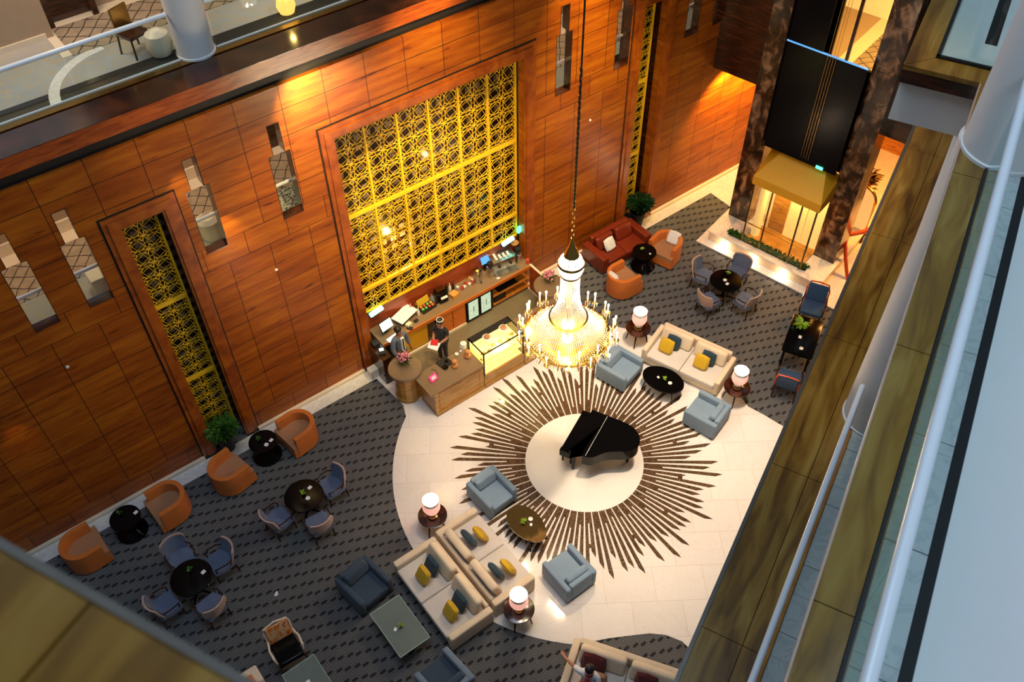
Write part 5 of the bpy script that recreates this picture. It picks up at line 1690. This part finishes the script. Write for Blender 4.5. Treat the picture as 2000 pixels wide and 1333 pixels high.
# things on the front counter
t = thing('card_terminal', 'black till keypad tray on the front counter', 'till', (7.96, 13.66, ZT), 8)
obj('tray', B().box(-.17, .17, -.16, .16, 0, .03), 'matt_black', t)
obj('knob', B().ball((.06, -.02, .07), .045), 'black', t, True)
obj('reader', B().rbox(-.16, -.04, -.22, -.08, .03, .07, .01), 'black', t, True)
t = thing('pink_tablet', 'small pink screened tablet on the front counter', 'tablet', (7.42, 13.36, ZT), 10)
obj('case', B(T(0, 0, .09, -35)).rbox(-.12, .12, -.02, .02, -.09, .09, .012), 'pink_screen', t, True)
obj('screen', B(T(0, 0, .09, -35)).box(-.07, .07, -.024, -.02, -.045, .05), 'china', t)
obj('cable', B().tube([(.10, .02, .05), (.2, .05, .01), (.26, .2, .01), (.2, .3, .01)], .006, 5), 'matt_black', t)
for (x, y, r_, lb) in ((8.38, 13.68, .055, 'white paper cup with dark centre in the middle of the front counter'), (8.52, 13.70, .035, 'tiny white cup beside the paper cup on the front counter'),
                       (8.63, 13.80, .06, 'round white bowl near the pastry case on the front counter')):
    bar('cup', B().lathe([(r_ * .7, 0), (r_, .06), (r_ * .95, .06), (r_ * .6, .01)], 0, 0, 18), 'china', lb, 'cup', x, y, ZT, 0, True)
bar('paper_roll', B().lathe([(.03, 0), (.085, 0), (.085, .16), (.03, .16)], 0, 0, 20), 'china', 'tall white paper roll on the front counter beside the pastry case', 'paper roll', 8.68, 13.98 - .18, ZT + .0, 0, True)
for (x, y, lb) in ((8.10, 13.38, 'orange clay jar with wide belly on the middle of the front counter'), (8.56, 13.45, 'orange clay jar with a cluster on top near the pastry case')):
    t = thing('clay_jar', lb, 'jar', (x, y, ZT))
    obj('body', B().lathe([(.05, 0), (.09, .05), (.08, .12), (.05, .16)], 0, 0, 20), 'terracotta', t, True)
    obj('top', B().ball((0, 0, .22), .075, 1, 1, .8), 'terracotta', t, True)

# ================================================================== CHANDELIER
HX, HY = 8.62, 9.64
t = thing('chandelier', 'huge lit crystal chandelier with candle arms hanging on a long cable', 'chandelier', (HX, HY, 5.2))
t.scale = (1.16, 1.16, 1.0)
z0 = 5.2
obj('cable', B().tube([(0, 0, 3.4), (0, 0, 17)], .014, 6), 'matt_black', t)
b = B()
for i in range(36):
    zc = 2.72 + .1 * i
    a_ = (i % 2) * pi / 2
    b.tube([(.028 * cos(a_) * cos(q), .028 * sin(a_) * cos(q), zc + .065 * sin(q)) for q in [2 * pi * k_ / 8 for k_ in range(8)]], .006, 4, True)
obj('chain', b, 'brass', t)
obj('cap', B().lathe([(.012, 2.75), (.02, 2.62), (.03, 2.60), (.05, 2.52), (.06, 2.45), (.09, 2.40), (.10, 2.34), (.125, 2.28), (.13, 2.24)], 0, 0, 24), 'brass', t, True)
obj('crown', B().lathe([(.12, 2.24), (.17, 2.18), (.215, 2.06)], 0, 0, 32, False), 'crystal', t, True)
obj('crown_ring', B().lathe([(.215, 2.07), (.23, 2.05), (.23, 2.01), (.215, 2.0)], 0, 0, 40, False), 'brass', t, True)
obj('crown_bowl', B().lathe([(.22, 2.0), (.215, 1.92), (.19, 1.82), (.165, 1.76)], 0, 0, 32, False), 'crystal', t, True)
obj('neck_ring', B().lathe([(.165, 1.78), (.175, 1.76), (.175, 1.73), (.16, 1.72)], 0, 0, 32, False), 'brass', t, True)
b = B()
for i in range(10):
    a_ = 2 * pi * i / 10
    b.tube([(.12 * cos(a_), .12 * sin(a_), 2.24), (.2 * cos(a_), .2 * sin(a_), 2.13), (.222 * cos(a_), .222 * sin(a_), 2.03)], .008, 4)
obj('crown_ribs', b, 'brass', t, kind='stuff')


def strands(prof, n, per, r, h):
    b = B()
    segs = [(Vector(p), Vector(q)) for p, q in zip(prof, prof[1:])]
    tot = sum((q - p).length for p, q in segs)
    for i in range(n):
        a_ = 2 * pi * i / n
        d = 0
        k_ = int(tot / per)
        for j in range(k_ + 1):
            s_ = (j + .5 * (i % 2)) * per
            for p, q in segs:
                l = (q - p).length
                if s_ <= l:
                    pt = p + (q - p) * (s_ / l)
                    b.octa((pt.x * cos(a_), pt.x * sin(a_), pt.y), r, h)
                    break
                s_ -= l
    return b


obj('neck_strands', strands([(.16, 1.72), (.165, 1.3), (.19, 1.0), (.24, .75), (.32, .56)], 44, .042, .0105, .02), 'crystal', t, 'noweld', kind='stuff')
obj('upper_ring', B().lathe([(.325, .50), (.345, .50), (.35, .57), (.335, .57)], 0, 0, 56), 'brass', t, True)
obj('skirt_strands', strands([(.345, .52), (.44, .34), (.56, .18), (.73, .06)], 84, .036, .0115, .017), 'crystal', t, 'noweld', kind='stuff')
obj('main_ring', B().lathe([(.725, -.03), (.755, -.03), (.765, .05), (.735, .06)], 0, 0, 80), 'brass', t, True)
obj('bowl_strands', strands([(.73, -.04), (.66, -.2), (.52, -.36), (.32, -.48), (.06, -.54)], 72, .04, .012, .019), 'crystal', t, 'noweld', kind='stuff')
b = B()
for i in range(80):
    a_ = 2 * pi * i / 80
    for (r_, z_) in ((.745, -.07), (.745, -.12), (.745, -.17)):
        b.octa((r_ * cos(a_), r_ * sin(a_), z_), .012, .024)
obj('fringe', b, 'crystal', t, 'noweld', kind='stuff')
obj('inner_frame', B().lathe([(.05, 1.7), (.05, .6), (.03, -.4)], 0, 0, 10), 'brass', t, True)
arm = cup = can = flm = dr = None
for i in range(28):
    a_ = 2 * pi * i / 28
    ro, zo = ((.88, .10), (.80, .26))[i % 2]
    b = B(Matrix.Rotation(a_, 4, 'Z'))
    b.tube([(.75, 0, .0), (.82, 0, -.07), (ro - .03, 0, -.04), (ro, 0, zo - .03)], .010, 5)
    am = obj('arm', b, 'brass', t, True)
    b = B(Matrix.Rotation(a_, 4, 'Z'))
    b.lathe([(.008, zo - .04), (.045, zo - .02), (.05, zo)], ro, 0, 10)
    obj('cup', b, 'brass', am, True)
    b = B(Matrix.Rotation(a_, 4, 'Z'))
    b.lathe([(.012, zo), (.012, zo + .17)], ro, 0, 8)
    obj('candle', b, 'candle', am, True)
    b = B(Matrix.Rotation(a_, 4, 'Z'))
    b.ball((ro, 0, zo + .21), .019, 1, 1, 2.0, 8, 6)
    obj('flame_bulb', b, 'flame', am, True)
    b = B(Matrix.Rotation(a_, 4, 'Z'))
    for q in range(5):
        w_ = 2 * pi * q / 5
        for z_ in (-.05, -.09, -.13):
            b.octa((ro + .045 * cos(w_), .045 * sin(w_), zo + z_), .008, .018)
    obj('pendants', b, 'crystal', am, 'noweld', kind='stuff')
for z_, p_ in ((6.6, 70), (6.0, 90), (5.42, 190), (4.95, 150)):
    light('chandelier_bulbs', 'POINT', (HX, HY, z_), p_, (1.0, .90, .72), .10)
light('chandelier_crown_bulb', 'POINT', (HX, HY, 7.2), 50, (1.0, .90, .72), .05)
for i in range(6):
    a_ = 2 * pi * i / 6
    light('chandelier_candles', 'POINT', (HX + 1.0 * cos(a_), HY + 1.0 * sin(a_), 5.62), 60, (1.0, .76, .46), .02)

# ================================================================== PEOPLE


def skin(name, joints, edges, mat, parent, sub=2):
    """joints: list of (x, y, z, radius); joint 0 is the root"""
    me = bpy.data.meshes.new(name)
    me.from_pydata([j[:3] for j in joints], edges, [])
    me.update()
    o = bpy.data.objects.new(name, me)
    COL.objects.link(o)
    o.parent = parent
    me.materials.append(M[mat])
    m = o.modifiers.new('skin', 'SKIN')
    m.use_smooth_shade = True
    for v, j in zip(me.skin_vertices[0].data, joints):
        r = j[3]
        v.radius = r if isinstance(r, tuple) else (r, r)
    me.skin_vertices[0].data[0].use_root = True
    s = o.modifiers.new('subsurf', 'SUBSURF')
    s.levels = sub
    s.render_levels = sub
    return o


def hand(J, E_, wr, w, d, side, curl=.0):
    """adds palm and five fingers after wrist index wr; d = pointing direction, side = thumb side direction"""
    d = Vector(d).normalized()
    s = Vector(side).normalized()
    p0 = Vector(w)
    palm = p0 + d * .05
    J.append((*palm, (.034, .02)))
    pi_ = len(J) - 1
    E_.append((wr, pi_))
    n_ = d.cross(s).normalized() * curl
    for k_, (off, l) in enumerate(((.026, .070), (.009, .080), (-.009, .075), (-.026, .058))):
        b0 = palm + d * .035 + s * off
        b1 = b0 + d * l * .5 + n_ * .012
        b2 = b0 + d * l + n_ * .035
        i0 = len(J)
        J.extend([(*b0, .010), (*b1, .009), (*b2, .007)])
        E_.extend([(pi_, i0), (i0, i0 + 1), (i0 + 1, i0 + 2)])
    b0 = palm + s * .032 - d * .01
    b1 = b0 + s * .02 + d * .03
    b2 = b1 + d * .03
    i0 = len(J)
    J.extend([(*b0, .011), (*b1, .010), (*b2, .008)])
    E_.extend([(pi_, i0), (i0, i0 + 1), (i0 + 1, i0 + 2)])


def head_bits(t, hx, hy, hz, rz, hair=True, hairmat='hair', longhair=False):
    R_ = T(hx, hy, hz, 0, 0, rz)
    b = B(R_)
    for s_ in (-1, 1):
        b.ball((s_ * .034, -.088, .012), .011, n=8, m=5)
    obj('eyes', b, 'china', t, True)
    b = B(R_)
    b.ball((0, -.105, -.012), .016, .8, 1, 1.5, 8, 6)
    for s_ in (-1, 1):
        b.ball((s_ * .088, .0, -.005), .022, .4, .8, 1.3, 8, 6)
    obj('nose_and_ears', b, 'skin', t, True)
    b = B(R_)
    b.ball((0, -.090, -.055), .022, 1, .4, .35, 8, 5)
    obj('mouth', b, 'red_cloth', t, True)
    b = B(R_)
    b.ball((0, .018, .045), .102, .98, 1.06, .95, 16, 10)
    if longhair:
        b.ball((0, .08, -.02), .07, 1, .8, 1.2, 12, 8)
    obj('hair', b, hairmat, t, True)


# man in grey suit behind the left pedestal
t = thing('person', 'man in a grey suit and dark tie standing behind the left round pedestal', 'person', (7.33, 14.80, .017), 12)
J = [(0, 0, .96, .12), (0, 0, 1.12, .12), (0, 0, 1.32, (.16, .11)), (0, 0, 1.48, (.08, .07)), (0, -.005, 1.56, .052), (0, -.015, 1.64, (.07, .08)), (0, -.01, 1.72, (.083, .095)), (0, 0, 1.79, .06),
     (-.19, 0, 1.44, .06), (-.26, -.02, 1.17, .045), (-.27, -.16, .98, .032), (.19, 0, 1.44, .06), (.27, .0, 1.17, .045), (.27, -.1, .95, .032),
     (-.09, 0, .88, .09), (-.10, -.01, .5, .06), (-.10, .02, .1, .045), (-.11, -.14, .05, .04), (.09, 0, .88, .09), (.10, -.01, .5, .06), (.10, .02, .1, .045), (.11, -.14, .05, .04)]
E_ = [(0, 1), (1, 2), (2, 3), (3, 4), (4, 5), (5, 6), (6, 7), (3, 8), (8, 9), (9, 10), (3, 11), (11, 12), (12, 13), (0, 14), (14, 15), (15, 16), (16, 17), (0, 18), (18, 19), (19, 20), (20, 21)]
hand(J, E_, 10, (-.27, -.16, .98), (.05, -.6, -.75), (1, 0, 0), .6)
hand(J, E_, 13, (.27, -.1, .95), (0, -.35, -.9), (-1, 0, 0), .6)
skin('body', J, E_, 'skin_brown', t)
J = [(0, 0, .86, (.16, .13)), (0, 0, 1.10, (.15, .125)), (0, 0, 1.32, (.19, .135)), (0, .01, 1.46, (.11, .09)), (-.20, 0, 1.44, .078), (-.265, -.02, 1.17, .064), (-.27, -.14, 1.0, .048), (.20, 0, 1.44, .078), (.275, .0, 1.17, .064), (.27, -.08, .98, .048)]
skin('jacket', J, [(0, 1), (1, 2), (2, 3), (3, 4), (4, 5), (5, 6), (3, 7), (7, 8), (8, 9)], 'suit', t)
skin('trousers', [(0, 0, .92, (.13, .12)), (-.09, 0, .86, .105), (-.10, -.01, .5, .078), (-.10, .02, .1, .062), (.09, 0, .86, .105), (.10, -.01, .5, .078), (.10, .02, .1, .062)],
     [(0, 1), (1, 2), (2, 3), (0, 4), (4, 5), (5, 6)], 'suit', t)
obj('shirt_front', B().prism([(-.05, -.155), (.05, -.155), (.055, -.10), (-.055, -.10)], 1.05, 1.50), 'white_cloth', t)
obj('tie', B().prism([(-.018, -.165), (.018, -.165), (.018, -.15), (-.018, -.15)], 1.05, 1.48), 'matt_black', t)
for s_ in (-1, 1):
    obj('shoe', B().rbox(s_ * .11 - .05, s_ * .11 + .05, -.20, .07, 0, .08, .02), 'black', t, True)
head_bits(t, 0, -.015, 1.70, 0)
# woman in black tee
t = thing('person', 'woman in a black tee shirt holding papers in the middle of the bar aisle', 'person', (8.42, 14.46, .017), -62)
J = [(0, 0, .92, .115), (0, 0, 1.06, .10), (0, 0, 1.24, (.135, .10)), (0, 0, 1.38, (.07, .06)), (0, -.005, 1.45, .045), (0, -.02, 1.53, (.065, .075)), (0, -.015, 1.60, (.078, .09)), (0, 0, 1.67, .055),
     (-.16, 0, 1.34, .05), (-.21, -.03, 1.10, .038), (-.10, -.27, 1.06, .028), (.16, 0, 1.34, .05), (.21, -.03, 1.10, .038), (.10, -.27, 1.06, .028),
     (-.08, 0, .84, .09), (-.09, -.01, .48, .055), (-.09, .02, .09, .04), (-.10, -.13, .045, .036), (.08, 0, .84, .09), (.09, -.01, .48, .055), (.09, .02, .09, .04), (.10, -.13, .045, .036)]
E_ = [(0, 1), (1, 2), (2, 3), (3, 4), (4, 5), (5, 6), (6, 7), (3, 8), (8, 9), (9, 10), (3, 11), (11, 12), (12, 13), (0, 14), (14, 15), (15, 16), (16, 17), (0, 18), (18, 19), (19, 20), (20, 21)]
hand(J, E_, 10, (-.10, -.27, 1.06), (.3, -1, .1), (.2, .1, 1), .5)
hand(J, E_, 13, (.10, -.27, 1.06), (-.3, -1, .1), (-.2, .1, 1), .5)
skin('body', J, E_, 'skin', t)
skin('tee_shirt', [(0, 0, .90, (.135, .12)), (0, 0, 1.06, (.12, .11)), (0, 0, 1.24, (.16, .125)), (0, .01, 1.36, (.10, .08)), (-.17, 0, 1.34, .068), (-.205, -.02, 1.17, .055), (.17, 0, 1.34, .068), (.205, -.02, 1.17, .055)],
     [(0, 1), (1, 2), (2, 3), (3, 4), (4, 5), (3, 6), (6, 7)], 'tee', t)
skin('trousers', [(0, 0, .90, (.125, .12)), (-.085, 0, .82, .10), (-.09, -.01, .48, .07), (-.09, .02, .1, .055), (.085, 0, .82, .10), (.09, -.01, .48, .07), (.09, .02, .1, .055)],
     [(0, 1), (1, 2), (2, 3), (0, 4), (4, 5), (5, 6)], 'tee', t)
for s_ in (-1, 1):
    obj('shoe', B().rbox(s_ * .10 - .045, s_ * .10 + .045, -.18, .06, 0, .07, .02), 'black', t, True)
head_bits(t, 0, -.02, 1.585, 0, longhair=True)
obj('head_band', B().lathe([(.095, 1.66), (.10, 1.675), (.095, 1.69)], 0, .0, 24), 'white_cloth', t, True)
a = rad(-62)
q = (8.42 + cos(a) * 0 - sin(a) * -.42, 14.46 + sin(a) * 0 + cos(a) * -.42)
bar('paper_sheaf', B(T(0, 0, 0, 25)).box(-.15, .15, -.11, .11, 0, .012), 'white_paper', 'white papers held by the woman in the black tee', 'paper', q[0], q[1], 1.10, -62)
bar('red_folder', B(T(0, .05, .02, 30)).box(-.10, .10, -.06, .10, 0, .01), 'red_cloth', 'red folder held on top of the papers by the woman', 'folder', q[0], q[1], 1.125, -50)
# seated guest at the bottom edge
t = thing('person', 'guest with black hair in a white and red top seated on the bottom sofa', 'person', (5.52, 5.02, 0), 303)
J = [(0, .12, .52, .13), (0, .12, .68, .12), (0, .12, .88, (.16, .11)), (0, .10, 1.02, (.08, .07)), (0, .09, 1.09, .05), (0, .07, 1.17, (.07, .08)), (0, .07, 1.25, (.083, .092)), (0, .08, 1.32, .06),
     (-.18, .1, .98, .055), (-.42, .22, .92, .042), (-.60, .36, .80, .032), (.18, .1, .98, .055), (.24, -.08, .76, .042), (.12, -.28, .70, .032),
     (-.10, .04, .50, .09), (-.13, -.38, .50, .065), (-.13, -.42, .1, .045), (-.13, -.56, .05, .04), (.10, .04, .50, .09), (.13, -.38, .50, .065), (.13, -.42, .1, .045), (.13, -.56, .05, .04)]
E_ = [(0, 1), (1, 2), (2, 3), (3, 4), (4, 5), (5, 6), (6, 7), (3, 8), (8, 9), (9, 10), (3, 11), (11, 12), (12, 13), (0, 14), (14, 15), (15, 16), (16, 17), (0, 18), (18, 19), (19, 20), (20, 21)]
hand(J, E_, 10, (-.60, .36, .80), (-.6, .6, -.2), (.5, .5, .3), .5)
hand(J, E_, 13, (.12, -.28, .70), (-.4, -1, -.1), (-.3, 0, 1), .5)
skin('body', J, E_, 'skin', t)
skin('shirt', [(0, .12, .50, (.15, .14)), (0, .12, .70, (.14, .13)), (0, .12, .88, (.19, .135)), (0, .11, 1.0, (.11, .09)), (-.19, .1, .98, .075), (-.34, .18, .94, .06), (.19, .1, .98, .075), (.235, -.02, .82, .06)],
     [(0, 1), (1, 2), (2, 3), (3, 4), (4, 5), (3, 6), (6, 7)], 'white_cloth', t)
obj('red_collar', B().lathe([(.085, 1.01), (.10, 1.03), (.085, 1.06)], 0, .10, 20), 'red_cloth', t, True)
obj('red_panel', B().prism([(-.05, -.045), (.05, -.045), (.05, .0), (-.05, .0)], .62, .98), 'red_cloth', t)
skin('trousers', [(0, .12, .50, (.15, .13)), (-.10, .02, .50, .10), (-.13, -.38, .50, .08), (-.13, -.42, .12, .06), (.10, .02, .50, .10), (.13, -.38, .50, .08), (.13, -.42, .12, .06)],
     [(0, 1), (1, 2), (2, 3), (0, 4), (4, 5), (5, 6)], 'red_cloth', t)
for s_ in (-1, 1):
    obj('shoe', B().rbox(s_ * .13 - .045, s_ * .13 + .045, -.60, -.34, 0, .07, .02), 'black', t, True)
head_bits(t, 0, .07, 1.235, 0)
